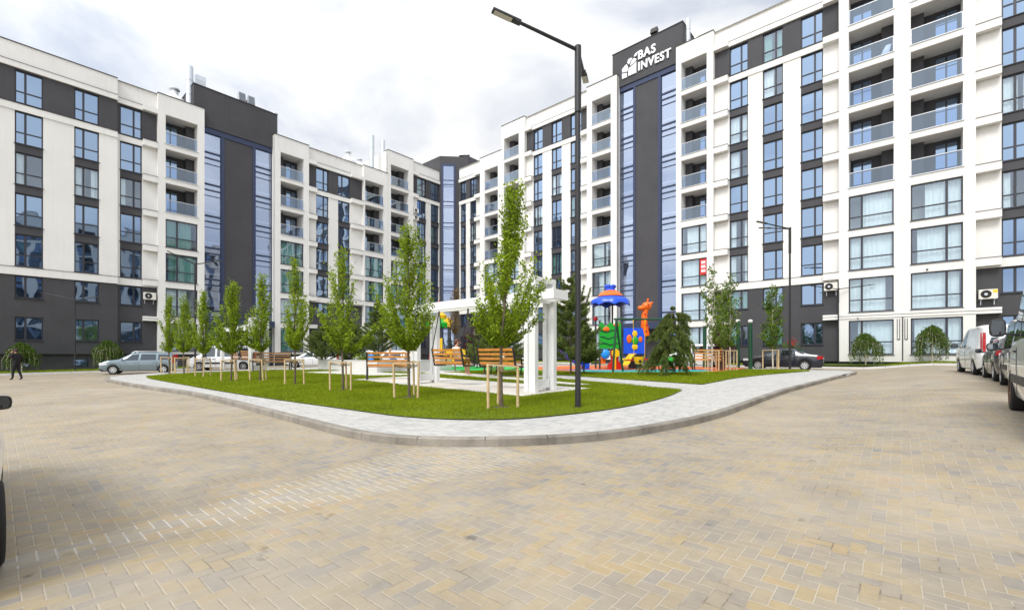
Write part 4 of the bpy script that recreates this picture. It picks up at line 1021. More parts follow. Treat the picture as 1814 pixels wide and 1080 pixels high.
for x, y, h, wf, sd_, lab in HB:
    k = h / 5.0
    wf *= 1.12 if sd_ > 6 else .92; prof = [(1.5*k, .18*wf), (1.75*k, .52*wf), (2.25*k, .64*wf), (2.8*k, .60*wf), (3.3*k, .46*wf), (3.75*k, .31*wf), (4.2*k, .25*wf), (4.7*k, .21*wf), (5.0*k, .06)]
    ax = None
    if sd_ == 9: ax = lambda z: (.0 + .33*max(0, (z-1.6)/3.7), .1*max(0, (z-1.6)/3.7)); prof = [(1.6,.2),(1.95,.62),(2.5,.80),(3.1,.72),(3.6,.46),(4.1,.30),(4.6,.31),(5.1,.26),(5.35,.06)]
    if sd_ in (4, 5): ax = lambda z: (.12*z/5, 0)
    near = y < 14
    broadleaf('hornbeam_tree', lab, 'tree', x, y, prof, sd_, 9800 if near else 5000, .072 if near else .085, M['leaf'], M['bark'], rt=.045, group='young hornbeams along the lawn edge', rise=1.7, axis=ax, limbs=58 if near else 42, spread=.075, twig=.09)
    # timber stakes tied to the trunk
    s_ = thing('tree_stakes', 'three pale stakes tied to the ' + {1:'tree nearest the silver estate car',2:'second tree from the estate car',3:'tree before the minibus bonnet',4:'tree before the far swing frame\'s left post',5:'tree before the far swing frame\'s right post',6:'tree before the navy entrance canopy',7:'broad tree before the grey planter wall',8:'tree by the near swing frame\'s left post',9:'nearest and tallest tree'}[sd_], 'tree stakes', (x, y, gz(x, y, .15)), 0, 'stakes round the young trees')
    rs = random.Random(sd_+40); a0 = {8: 3.5, 9: 3.9, 7: 3.7}.get(sd_, rs.uniform(3.2, 4.2)); tops = []
    for k in range(3):
        a = a0 + k * 2.09; q = Vector((math.cos(a)*.40, math.sin(a)*.40, 0)); tl = Vector((rs.uniform(-.05,.05), rs.uniform(-.05,.05), 1.0 + rs.uniform(-.03,.05)))
        mb = MB(); mb.tube([q - Vector((0,0,.1)), q + tl], [.034, .031], 8); mb.build('stake', M['stake'], s_, smooth=50); tops.append(q + tl)
    mb = MB()
    for k in range(3):
        if k == 1 and sd_ % 2: continue
        p, q = tops[k], tops[(k+1) % 3]; mb.bar(p - Vector((0,0,.02)), q - Vector((0,0,.02)), .05, .035)
    mb.build('crossbar', M['stake'], s_)
    mb = MB()
    for k in range(3):
        for dz in (-.05, -.09): mb.tube([tops[k] + Vector((0,0,dz)), Vector((.03,0,.92+dz)), tops[k] + Vector((.02,.02,dz-.02))], .008, 5)
    for i in range(5): mb.tube([(math.cos(t*.7)*.06, math.sin(t*.7)*.06, .84+.025*i) for t in range(10)], .011, 5)
    mb.build('rope', M['rope'], s_, smooth=60)

def conifer(label, x, y, H, R0, seed, z0=.4, droop=0.0, up=.15, n_wh=13, nb=7, needle=.15, candles=False, group=None, name='pine_tree', dens=1.0, shape=.75, off=(0,0), skip=0):
    rng = np.random.default_rng(seed); t = thing(name, label, 'tree', (x, y, gz(x, y, up)), 0, group)
    mb = MB(); mb.tube([(0,0,-.1),(off[0]*.3,off[1]*.3,H*.5),(off[0],off[1],H)], [.055, .04, .008], 8); P = []; D = []
    def brush(p, q, n, r):
        s = rng.uniform(0, 1, n)[:, None]; c = p*(1-s) + q*s; d = (q-p)/np.linalg.norm(q-p)
        rad = rng.normal(size=(n, 3)); rad /= np.linalg.norm(rad, axis=1)[:, None]; dr = rad*.8 + d*.7; dr /= np.linalg.norm(dr, axis=1)[:, None]
        P.append(c + dr*needle*.45*r); D.append(dr)
    for i in range(n_wh):
        f = i / (n_wh-1); z = z0 + (H*.97-z0)*f; rr = R0 * ((1-f)**shape) * (.75 + .5*rng.uniform()) + .06
        ox, oy = off[0]*z/H, off[1]*z/H
        for k in range(nb if f < .8 else 4):
            if rng.uniform() < skip: continue
            ph = k*2*math.pi/nb + i*.7 + rng.uniform(-.3, .3); L = rr*rng.uniform(.7, 1.12)
            p0 = np.array([ox, oy, z]); dirv = np.array([math.cos(ph), math.sin(ph), 0.0])
            p1 = p0 + dirv*L*.55 + np.array([0,0,.22*L if not droop else .10*L]); p2 = p0 + dirv*L + np.array([0,0,.50*L - droop*L])
            pts = [(1-s)**2*p0 + 2*s*(1-s)*p1 + s*s*p2 for s in np.linspace(0,1,6)]
            mb.tube(pts, [.012*(1-s*.7) for s in np.linspace(0,1,6)], 4, cap=False)
            for j in range(2, 6):
                brush(pts[j-1], pts[j], int(34*dens), 1)
                for sgn in (-1, 1):
                    sd2 = np.array([-dirv[1], dirv[0], 0])*sgn; q = pts[j] + (sd2*.6 + dirv*.5)*L*.22*rng.uniform(.6,1.3) + np.array([0,0,.10*L - droop*L*.55]); brush(pts[j], q, int(26*dens), 1)
    if candles:
        for i in range(11):
            ph = rng.uniform(0, 6.28); r = R0*rng.uniform(.1, .62); zc = H*(1 - .34*r/R0) - rng.uniform(.1,.5); p = np.array([r*math.cos(ph), r*math.sin(ph), zc]); q = p + np.array([math.cos(ph)*.22, math.sin(ph)*.22, .75]); brush(p, q, 120, .6); mb.tube([p, q], [.014, .006], 5)
    mb.build('trunk', M['bark'], t, smooth=60)
    leaves(rng, np.concatenate(P), needle, 'crown', M['needle'], t, aspect=.16, dirs=np.concatenate(D)); return t
conifer('big pine with upright candles behind the near lamp post', 3.1, 23.6, 5.1, 1.4, 21, z0=.7, candles=True, dens=1.1, needle=.20, n_wh=11)
conifer('smaller bushy pine between the candled pine and the play tower', 4.0, 24.9, 2.9, .8, 22, z0=.5, dens=1.0)
conifer('dense pine behind the right-hand swing bench', -.6, 22.6, 4.1, 1.25, 23, z0=.45, dens=1.4)
conifer('slender pine behind the dense one, left of the right white post', -1.55, 25.2, 3.9, .9, 24, z0=.5)
conifer('tall loose pine standing in the planter behind the brown bench', -8.9, 29.9, 4.1, 1.25, 25, z0=.6, up=.75)
conifer('low dark conifer at the left corner of the grey planter', -13.3, 31.9, 2.6, 1.7, 26, z0=.12, up=.65, n_wh=12, needle=.14, dens=1.5, shape=.6)
conifer('bushy pine in the planter behind the broad hornbeam', -11.1, 30.8, 2.9, 1.3, 27, z0=.3, up=.65)
conifer('weeping spruce with drooping tiers in front of the green swing set', 7.75, 22.6, 3.5, 1.2, 28, z0=.65, droop=.72, n_wh=10, nb=7, needle=.13, name='weeping_spruce', dens=3.0, shape=.30, off=(.40,0), skip=.22)
BP = [(1.6,.12),(2.2,.42),(3.0,.52),(3.8,.50),(4.6,.42),(5.4,.30),(5.9,.06)]
def stakes4(x, y, lab, n=4, r=.42):
    s_ = thing('tree_stakes', lab, 'tree stakes', (x, y, gz(x, y, .15)), 0, 'stakes round the birches'); tops = []
    for k in range(n):
        a = .6 + k*2*math.pi/n; q = Vector((math.cos(a)*r, math.sin(a)*r, 0)); mb = MB(); mb.tube([q-Vector((0,0,.1)), q*1.02+Vector((0,0,1.22))], .036, 8); mb.build('stake', M['stake'], s_, smooth=50); tops.append(q*1.02+Vector((0,0,1.2)))
    mb = MB()
    for k in range(n): mb.bar(tops[k], tops[(k+1) % n], .06, .04)
    mb.build('crossbar', M['stake'], s_)
for x, y, h, sd_, lab, nl, sp in ((11.75,26.3,6.3,31,'sparse pale-trunked birch left of the orange bin',900,.10),(13.1,26.9,5.9,32,'leafier birch right of the pale-trunked sparse birch',1250,.12),(13.9,29.6,5.4,33,'birch behind the stakes between orange bin and green post',1100,.14),(16.6,28.5,5.4,34,'bushy multi-stemmed birch in front of the dark sedan',3200,.10)):
    k = h/5.9
    broadleaf('birch_tree', lab, 'tree', x, y, [(a*k, b*(1.0 if sd_ != 34 else 1.15)) for a, b in BP], sd_, nl*.75, .16 if sd_ != 34 else .12, M['leaf_b'], M['birch'], rt=.05, group='birches by the play area', rise=1.3, limbs=26, spread=sp, twig=.2)
stakes4(11.75, 26.3, 'four stakes round the sparse birch beside the orange bin'); stakes4(13.1, 26.9, 'four stakes round the leafier birch'); stakes4(13.9, 29.6, 'four stakes round the birch next to the green post'); stakes4(16.6, 28.5, 'stakes round the bushy birch before the dark sedan', 3, .55)
broadleaf('maple_tree', 'slender brown-leaved maple seen between the swings', 'tree', -3.75, 29.5, [(2.6,.1),(3.2,.38),(4.2,.42),(5.0,.30),(5.5,.05)], 41, 1500, .10, M['maple'], M['bark'], rt=.05, limbs=26, twig=.15)
broadleaf('plum_tree', 'dark purple plum bush behind the woman on the swing', 'tree', -2.6, 33.5, [(.4,.5),(1.0,1.0),(2.0,1.15),(2.9,.8),(3.5,.1)], 42, 4200, .11, M['plum'], M['bark'], limbs=40, spread=.22, twig=.25)
broadleaf('plum_tree', 'dark purple plum behind the birch stakes', 'tree', 14.9, 32.0, [(.5,.4),(1.0,.7),(1.9,.8),(2.6,.5),(3.1,.1)], 43, 2600, .11, M['plum'], M['bark'], limbs=30, spread=.2, twig=.2)
def weeper(label, wing, s, d, h, r, seed, n=80):
    rng = np.random.default_rng(seed); p = wpt(wing, s, d); t = thing('weeping_willow', label, 'tree', (p.x, p.y, gz(p.x, p.y, .12)), 0, 'small weeping willows at the foot of the blocks')
    mb = MB(); mb.tube([(0,0,-.1),(.02,0,h*.5),(0,0,h*.93)], [.04,.035,.03], 8); P = []; D = []
    for i in range(n):
        ph = i*2.399; q = rng.uniform(.05, 1.1)**.8*r; L = rng.uniform(.22, .80)*h*(.45+.55*q/r)
        tip = h*(1 - .30*(q/r)**2) + rng.uniform(-.12,.10)
        arc = [np.array([math.cos(ph)*q*u, math.sin(ph)*q*u, h*.9 + (tip-h*.9)*math.sin(u*1.57)]) for u in np.linspace(0,1,4)]
        end = arc[-1] + np.array([math.cos(ph)*.12, math.sin(ph)*.12, -L]); pts = arc + [arc[-1]*.6+end*.4 + np.array([math.cos(ph)*.1, math.sin(ph)*.1, 0]), end]
        mb.tube(pts, .006, 3, cap=False); k = 60
        ss = rng.uniform(0, 1, k)**.8; a, b, c = pts[3], pts[4], pts[5]
        for u in ss: P.append(((1-u)**2*a + 2*u*(1-u)*b + u*u*c) + rng.normal(size=3)*.06); D.append(np.array([rng.normal()*.4, rng.normal()*.4, -1.0]))
        for u in rng.uniform(.3,1,14): P.append(arc[0]*(1-u)+arc[-1]*u + rng.normal(size=3)*.05 + np.array([0,0,.1])); D.append(np.array([0,0,-1.0]))
    mb.build('trunk', M['birch'], t, smooth=60); leaves(rng, np.array(P), .13, 'crown', M['willow'], t, aspect=.36, dirs=np.array(D)); return t
weeper('small weeping willow on the grass strip behind the walking man', 'L', -40.75, -1.9, 1.95, .75, 51)
weeper('small weeping willow behind the bonnet of the silver estate car', 'L', -36.2, -1.9, 2.15, .85, 52, 95)
weeper('small weeping willow below the left of the two big balcony bays', 'R', 46.9, -1.9, 2.2, .78, 53)
weeper('small weeping willow half hidden by the white delivery van', 'R', 50.3, -1.9, 2.3, .70, 54)
p = wpt('R', 42.3, -1.6)
bsh = broadleaf('flowering_shrub', 'rounded shrub with red blossom behind the roof of the dark sedan', 'shrub', p.x, p.y, [(.15,.5),(.6,.85),(1.1,.8),(1.6,.4),(1.75,.05)], 55, 2600, .11, M['leaf_b'], M['bark'], up=.12, limbs=30, spread=.18, twig=.2)
rng = np.random.default_rng(5); leaves(rng, np.stack([rng.normal(-.15,.16,160), rng.normal(-.5,.2,160), rng.normal(1.75,.2,160)], 1), .09, 'blossom', M['red_l'], bsh)
p = wpt('R', 34.2, -1.6); broadleaf('leafy_shrub', 'low green shrub at the wall behind the parked white family car', 'shrub', p.x, p.y, [(.15,.6),(.7,1.1),(1.5,1.0),(2.3,.4),(2.6,.05)], 56, 2200, .11, M['leaf_b'], M['bark'], up=.12, limbs=30, spread=.22, twig=.25)

# ------------------------------------------------------------------ white swing frames, swings, benches
AR = ROT['R']
def swing_frame(x, y, label):
    t = thing('white_pergola', label, 'pergola', (x, y, gz(x, y, .158)), AR, 'white timber swing frames'); g0 = gz(x, y, .158)
    def gl(lx, ly): q = Vector((UR.x*lx + UL.x*ly, UR.y*lx + UL.y*ly)); return gz(x+q.x, y+q.y, .158) - g0
    ZBM = 2.88
    for X, top in ((0, ZBM), (5.95, 3.62)):
        for Y in (0, .98):
            mb = MB(); z0 = gl(X, Y)
            for dx in (-.15, .15): mb.box(X+dx-.075, X+dx+.075, Y-.085, Y+.085, z0, top if Y == 0 or top == ZBM else ZBM)
            mb.box(X-.074, X+.074, Y-.015, Y+.015, z0, (top if Y == 0 or top == ZBM else ZBM)-.003); mb.build('post', M['wpaint'], t, bev=.006)
        mb = MB(); z0 = gl(X, .5); mb.box(X-.07, X+.07, .088, .892, z0+.10, z0+.38); mb.build('foot_rail', M['wpaint'], t, bev=.005)
        if top > ZBM:
            mb = MB(); mb.box(X-.20, X+.20, .088, 1.06, top-.16, top); mb.box(X-.20, X+.20, .9, 1.06, ZBM+.34, top-.162); mb.build('head_frame', M['wpaint'], t, bev=.006)
    for Y in (0.0, .98):
        mb = MB(); mb.box(-.35, 6.75, Y-.08, Y+.08, ZBM+.004, ZBM+.31)
        if Y == 0: mb.v = [(v[0], v[1]+.18, v[2]) for v in mb.v]
        else: mb.v = [(v[0], v[1]-.18, v[2]) for v in mb.v]
        mb.build('beam', M['wpaint'], t, bev=.006)
    mb = MB()
    for X in (-.35, 6.6): mb.box(X, X+.15, .264, .716, ZBM+.01, ZBM+.30)
    mb.build('beam_end', M['wpaint'], t); return t, g0 + ZBM
def slat_seat(t, W, z, back_h, iron, wood, free=True):
    """slatted seat and back; local x along the seat, +y the way the sitter faces"""
    for k in range(5):
        mb = MB(); mb.box(-W/2, W/2, .03+k*.10, .115+k*.10, z, z+.035); mb.build('seat_slat', wood, t, bev=.006)
    for k in range(4):
        f = .10 + k*(back_h-.12)/3; mb = MB(); y0 = -.02 - f*.18
        mb.add([(sx*W/2, y0+dy - dz*.18, z+f+dz) for dz in (-.045,.045) for sx, dy in ((-1,-.015),(1,-.015),(1,.015),(-1,.015))], [(0,3,2,1),(4,5,6,7),(0,1,5,4),(1,2,6,5),(2,3,7,6),(3,0,4,7)])
        mb.build('back_slat', wood, t, bev=.005)
def swing_bench(cx, cy, zseat, zbeam, W, label, wood):
    t = thing('swing_bench', label, 'swing', (cx, cy, zseat), AR, 'slatted swings under the white frames')
    slat_seat(t, W, 0, .58, M['iron'], wood)
    for sx in (-1, 1):
        mb = MB(); X = sx*(W/2+.028)
        mb.bar((X,-.14,.62),(X,.0,-.03),.05,.05); mb.bar((X,0,-.03),(X,.55,-.03),.05,.05); mb.bar((X,.55,-.03),(X,.60,.30),.05,.05); mb.bar((X,-.09,.36),(X,.60,.30),.05,.05)
        mb.build('side_frame', M['iron'], t)
        mb = MB(); zt = zbeam - zseat
        mb.tube([(X,-.12,.60),(X,.22,zt)], .019, 6); mb.tube([(X,.58,.30),(X,.22,zt)], .019, 6); mb.tube([(X,.22,zt-.02),(X,.22,zt+.004)], .04, 8); mb.build('hanger', M['iron'], t)
def bench(x, y, rz, W, label, wood, up=.16, hs=.56, hb=.68):
    t = thing('park_bench', label, 'bench', (x, y, gz(x, y, up)), rz, 'slatted park benches')
    slat_seat(t, W, hs, hb, M['iron'], wood)
    for X in (-W/2+.02, W/2-.02):
        mb = MB(); mb.bar((X,-.17,hs+hb),(X,-.0,hs-.03),.06,.06); mb.bar((X,0,hs-.03),(X,-.16,0),.06,.06); mb.bar((X,.02,hs-.03),(X,.50,hs-.03),.05,.05); mb.bar((X,.46,hs-.05),(X,.48,0),.06,.06); mb.bar((X,-.19,.02),(X,.50,.02),.05,.04)
        mb.build('leg_frame', M['iron'], t)
    return t
FX, FY = -3.88, 18.0
_, zb1 = swing_frame(FX, FY, 'near white swing frame on the paved pad, closest to the front kerb')
def on_axis(lx, ly=.49): q = Vector((FX, FY)) + UR*lx + UL*ly; return q.x, q.y
SW = {}
for lx, lab in ((1.68, 'orange slatted swing bench carrying the seated woman'), (4.22, 'empty orange slatted swing bench next to the right white post')):
    x, y = on_axis(lx, .30); SW[lx] = (x, y); swing_bench(x, y, gz(x, y)+.158+.78, zb1+.004, 1.62, lab, M['wood'])
F2 = (-22.2, 34.3); _, zb2 = swing_frame(F2[0], F2[1], 'far white swing frame in front of the white minibus')
for lx, lab in ((2.0, 'small distant swing bench, the left one under the far white frame'), (4.2, 'small distant swing bench, the right one under the far white frame')):
    q = Vector(F2) + UR*lx + UL*.30; swing_bench(q.x, q.y, gz(q.x, q.y)+.158+.78, zb2+.004, 1.6, lab, M['wood2'])
bench(-5.75, 21.0, R(14), 2.05, 'orange-brown bench with its back to the camera at the left end of the pad', M['wood'])
bench(-16.6, 31.0, R(38), 2.4, 'brown bench beside the far white swing frame', M['wood2'])
bench(12.2, 27.9, R(180-35), 1.65, 'orange bench in front of the parked white family car', M['wood'])
bench(-.3, 25.4, R(-30), 2.0, 'orange bench on the path behind the empty swing', M['wood'])
t = thing('litter_bin', 'rust-brown slatted litter bin beside the orange bench', 'litter bin', (13.35, 28.7, gz(13.35, 28.7, .16)), R(-35))
mb = MB(); mb.box(-.25,.25,-.22,.22,.06,.95); mb.build('body', mat('rust_brown', (.28,.075,.025), .6, .2, 6), t, bev=.01); mb = MB(); mb.box(-.29,.29,-.26,.26,.98,1.03); mb.box(-.27,-.23,-.05,.05,0,.98); mb.box(.23,.27,-.05,.05,0,.98); mb.build('lid', M['iron'], t)
for x, y, h, lab in ((15.6,29.3,3.1,'dark green post with a white globe nearest the dark sedan'), (16.3,32.3,3.3,'dark green post with a white globe behind the birch stakes'), (13.6,31.6,3.0,'dark green post behind the leafier birch')):
    t = thing('globe_post', lab, 'post', (x, y, gz(x, y, .14)), 0, 'green globe-topped posts'); mb = MB(); mb.tube([(0,0,-.1),(0,0,h-.12)], [.13,.12], 12); mb.build('post', M['p_dgreen'], t, smooth=40)
    mb = MB(); mb.ball((0,0,h), .15, 12, sc=(1,1,.85)); mb.build('globe', M['wpaint'], t, smooth=60)
# grey planter
t = thing('planter', 'long pale grey concrete planter behind the brown bench', 'planter', (-8.2, 27.2, gz(-8.2, 27.2, .13)), AR)
mb = MB(); mb.box(-7.7, 0, 0, .3, 0, .74); mb.box(-.3, 0, .3, 6.0, 0, .74); mb.box(-7.7, -.3, 5.7, 6.0, 0, .74); mb.box(-7.7, -7.4, .3, 5.7, 0, .74); mb.build('wall', M['concrete'], t)
mb = MB(); mb.box(-7.4, -.3, .3, 5.7, 0, .62); mb.build('soil', mat('soil', (.07,.05,.03), .95, .3, 4, .6, 20), t)
mb = MB(); mb.box(-7.74, .03, -.03, .31, .742, .775); mb.box(-.31, .03, .312, 6.03, .742, .775); mb.build('coping', M['concrete'], t, bev=.006)
rng = np.random.default_rng(77)
for i, (lx, ly, m_, lab) in enumerate(((-1.6,.9,'leaf_b','low green ground shrub in the planter nearest the bench'),(-3.3,1.0,'leaf','bright green ground shrub in the middle of the planter edge'),(-5.2,.9,'willow','dark green ground shrub toward the left end of the planter'))):
    q = Vector((-8.2,27.2)) + UR*lx + UL*ly; broadleaf('leafy_shrub', lab, 'shrub', q.x, q.y, [(.05,.3),(.25,.5),(.5,.4),(.7,.05)], 60+i, 900, .09, M[m_], M['bark'], up=.74, limbs=16, spread=.15, twig=.15, rt=.02)
q = Vector((-8.2,27.2)) + UR*-.9 + UL*.15
t = thing('carrier_bag', 'blue and white bag standing on the planter wall', 'bag', (q.x, q.y, gz(q.x,q.y,.13)+.776), AR); mb = MB(); mb.prism([(-.17,0),(.17,0),(.20,.34),(-.19,.36)], -.09, .09); mb.build('bag', M['p_lblue'], t, bev=.02); mb = MB(); mb.tube([(-.08,0,.34),(-.06,0,.46),(.06,0,.46),(.08,0,.34)], .012, 6); mb.build('handle', M['white_c'], t)

# ------------------------------------------------------------------ playground
def ground(x, y, up=.166): return gz(x, y, up)
PX, PY = 6.75, 30.3
t = thing('play_tower', 'climbing tower with blue scalloped roof, green and blue panels and an orange animal head', 'play tower', (PX, PY, ground(PX, PY)), 0, 'climbing towers')
for dx, dy, h in ((-.95,-.7,3.2),(.45,-.75,4.4),(.2,.7,4.4),(-.95,.75,3.4),(2.15,-.6,2.5),(2.2,.75,2.5)):
    mb = MB(); mb.tube([(dx,dy,-.1),(dx,dy,h)], .065, 10); mb.build('post', M['p_dark'], t, smooth=40)
def rpanel(x0, x1, y, z0, z1, m, name, wavy=0):
    mb = MB(); n = 14; top = [(x0+(x1-x0)*i/n, z1 + wavy*math.sin(i*1.1)) for i in range(n+1)]
    mb.prism([(x0,z0),(x1,z0)] + top[::-1], y-.05, y+.05); return mb.build(name, m, t, bev=.012)
mb = MB()
# scalloped roof: a domed disc with hanging petals
n = 40; ring = []
prof = [(.02,5.42),(.42,5.36),(.46,5.02),(.78,4.92),(1.0,4.72)]
mb.lathe([(.001,5.62),(.30,5.55),(.34,5.25)], 20, (-.1,0,0), m=0)
for i in range(6): a = i*1.047; mb.ball((-.1+.28*math.cos(a), .28*math.sin(a), 5.55), .13, 8, 0)
mb.build('roof_crown', M['p_blue'], t, smooth=50)
mb = MB(); mb.lathe([(.34,5.28),(.62,5.16),(.86,4.88),(.80,4.84)], 24, (-.1,0,0)); mb.build('roof_dome', M['p_orange'], t, smooth=50)
mb = MB(); vs = []; n = 48
for pr, h in ((.80,4.84),(1.05,4.74),(1.24,4.60),(1.28,4.38),(1.20,4.40)):
    for k in range(n):
        a = 2*math.pi*k/n; sc = 1 + (.035*math.cos(8*a) if pr > 1 else 0); dz = (-.16*max(0, math.cos(8*a)) if h < 4.4 else 0); vs.append((-.1+pr*sc*math.cos(a), pr*sc*math.sin(a), h+dz))
mb.add(vs, [(r_*n+k, r_*n+(k+1)%n, (r_+1)*n+(k+1)%n, (r_+1)*n+k) for r_ in range(4) for k in range(n)]); mb.build('roof', M['p_blue'], t, smooth=50)
g_ = rpanel(-1.0, .42, -.82, 1.35, 2.95, M['p_green'], 'panel', .14)
mb = MB(); mb.ball((-.55,-.88,2.62), .22, 12, sc=(1,.25,.7)); mb.ball((.1,-.88,2.9), .16, 12, sc=(1.2,.25,.6)); mb.build('panel_motif', M['p_orange'], g_, smooth=60)
mb = MB()
for i in range(3): mb.tube([(-.95+.2*k, -.88, 1.65+.42*i+.07*math.sin(k*1.4+i)) for k in range(7)], .04, 6)
mb.build('panel_wave', M['p_lblue' if False else 'p_dgreen'], g_, smooth=60)
b_ = rpanel(.62, 2.0, -.72, 1.0, 2.7, M['p_blue'], 'panel')
mb = MB(); mb.ball((1.35,-.79,2.32), .17, 12, sc=(1,.3,1.3)); mb.ball((1.35,-.79,1.45), .20, 12, sc=(1,.3,1.0)); mb.build('panel_motif', M['p_yellow'], b_, smooth=60)
mb = MB(); mb.ball((.98,-.79,1.98), .22, 12, sc=(.8,.3,1.3)); mb.ball((1.72,-.79,1.95), .16, 12, sc=(.8,.3,1.2)); mb.build('panel_motif', M['p_orange'], b_, smooth=60)
mb = MB(); mb.ball((1.36,-.79,1.86), .26, 12, sc=(.9,.3,1.1)); mb.build('panel_motif', M['p_green'], b_, smooth=60)
mb = MB(); mb.box(-.95,.45,-.75,.75,1.22,1.32); mb.box(.45,2.2,-.68,.72,.92,.99); mb.build('deck', M['p_dark'], t)
mb = MB(); mb.prism([(-.45,.0),(.5,.0),(.38,.35),(.22,.6),(.28,1.2),(-.28,1.2),(-.22,.55),(-.42,.3)], -.95, -.6); mb.build('climbing_wall', M['p_red'], t, bev=.04)
mb = MB(); mb.ball((-.65,-1.05,.98), .30, 14, sc=(1,.6,1.1)); mb.build('blue_drum', M['p_lblue'], t, smooth=60)
mb = MB(); mb.lathe([(.001,-1.06),(.27,-1.06),(.27,-.98),(.001,-.98)], 18, (.02,0,1.05), 'y'); mb.tube([(.02,-1.0,0),(.02,-1.0,.8)], .05, 8); mb.build('yellow_drum', M['p_yellow'], t, smooth=40)
mb = MB(); mb.box(.95,1.75,-.70,-.66,.05,.90); mb.build('tunnel_mouth', M['iron'], t)
mb = MB()
for a, b in zip([(1.2,-.95,1.0),(1.0,-1.25,.95),(.75,-1.5,.7),(.55,-1.75,.38)], [(1.0,-1.25,.95),(.75,-1.5,.7),(.55,-1.75,.38),(.35,-2.0,.25)]): mb.bar(a, b, .42, .05); 
mb.build('slide_chute', M['p_yellow'], t, smooth=30)
for x_, h_ in ((-.95,3.3),(2.18,2.6)):
    mb = MB(); mb.lathe([(.001,.32),(.12,.26),(.17,.10),(.12,0),(.001,0)], 12, (x_,.75 if x_ < 0 else -.6,h_)); mb.build('post_cap', M['p_red'], t, smooth=50)
mb = MB()
for i in range(5): mb.tube([(.5+.34*i,.72,1.0),(.5+.34*i,.72,1.75)], .022, 6)
mb.tube([(.45,.72,1.76),(2.2,.72,1.76)], .03, 6); mb.build('guard_rail', M['p_red'], t, smooth=50)
mb = MB(); mb.prism([(-.9,.35),(-.9,1.2),(-.5,1.2),(-.62,.35)], -.9, -.8); mb.build('side_panel', M['p_orange'], t, bev=.02)
# orange animal head on a spotted neck
mb = MB(); mb.tube([(2.15,-.6,2.2),(2.0,-.65,2.9),(2.02,-.68,3.6),(2.1,-.7,3.95)], [.24,.22,.20,.18], 12); mb.ball((2.15,-.72,4.15), .33, 14, sc=(1,.8,.85)); mb.ball((1.80,-.80,4.02), .24, 12, sc=(1.15,.75,.7)); mb.tube([(2.2,-.7,4.4),(2.25,-.7,4.65)], [.05,.07], 8); mb.ball((2.45,-.68,4.35), .12, 8, sc=(1.3,.5,.7)); mb.build('animal_head', M['p_orange'], t, smooth=60)
mb = MB()
for a, z in ((0,2.5),(1,2.9),(2,3.3),(-1,3.6)): mb.ball((2.05+.1*a*.5,-.87,z), .07, 8, sc=(1,.3,1))
mb.ball((2.18,-.99,4.22), .055, 8); mb.build('spots', M['p_red'], t, smooth=60)
# green swing set
t = thing('swing_set', 'dark green steel swing set with one yellow bucket seat', 'swing set', (8.05, 26.3, ground(8.05, 26.3)), 0)
A = [(-1.95,-.1,3.05),(1.98,.0,3.05)]
for (ax_, ay, az_), legs in zip(A, (((-2.25,-.55),(-1.42,.45)), ((1.6,-.5),(2.28,.5)))):
    for lx, ly in legs: mb = MB(); mb.tube([(ax_,ay,az_),(lx,ly,-.05)], .062, 10); mb.build('leg', M['p_dgreen'], t, smooth=40)
mb = MB(); mb.tube([(-2.08,-.1,3.06),(2.1,0,3.06)], .06, 10); mb.build('crossbar', M['p_dgreen'], t, smooth=40)
for sx in (-.95, -.25): mb = MB(); mb.tube([(sx,-.07,3.0),(sx*.9-.05,-.07,.75)], .014, 6); mb.tube([(sx,-.07,3.06),(sx,-.07,2.9)], .04, 8); mb.build('chain', M['p_yellow'], t)
mb = MB(); mb.lathe([(.001,.42),(.20,.44),(.27,.62),(.29,.86),(.24,.86),(.20,.60),(.001,.55)], 14, (-.62,-.07,0)); mb.build('seat', M['p_yellow'], t, smooth=50)
mb = MB(); mb.ball((-.62,-.335,.60), .085, 10, sc=(1,.35,1)); mb.build('leg_hole', M['iron'], t, smooth=60)
# see-saw and green rocker
t = thing('see_saw', 'red see-saw bar with yellow seats beside the weeping spruce', 'see-saw', (7.9, 27.6, ground(7.9, 27.6)), R(-8))
mb = MB(); mb.bar((-1.0,0,.62),(1.0,0,.70),.09,.09); mb.build('bar', M['p_red'], t, bev=.01); mb = MB(); mb.tube([(-.25,0,0),(0,0,.62),(.25,0,0)], .04, 8); mb.build('stand', M['p_dgreen'], t)
for sx, z in ((-1,.66),(1,.74)): mb = MB(); mb.ball((sx,0,z), .17, 10, sc=(1,1,.5)); mb.tube([(sx*.72,-.15,z+.28),(sx*.72,.15,z+.28)], .02, 6); mb.tube([(sx*.72,0,z),(sx*.72,0,z+.28)], .02, 6); mb.build('seat', M['p_yellow'], t, smooth=60)
t = thing('spring_rocker', 'green animal-shaped spring rocker behind the weeping spruce', 'rocker', (9.3, 26.9, ground(9.3, 26.9)), R(10))
mb = MB(); mb.tube([(-.75,0,.35),(-.35,0,.55),(.2,0,.58),(.55,0,.75),(.8,0,.62)], [.05,.20,.24,.20,.10], 12); mb.ball((.5,0,.92), .09, 8); mb.build('body', M['p_green'], t, smooth=60); mb = MB(); mb.tube([(math.cos(a*.6)*.1, math.sin(a*.6)*.1, a*.012) for a in range(32)], .02, 6); mb.build('spring', M['p_dark'], t, smooth=60); mb = MB(); mb.tube([(.3,-.28,.75),(.3,.28,.75)], .025, 6); mb.build('handle', M['p_yellow'], t)
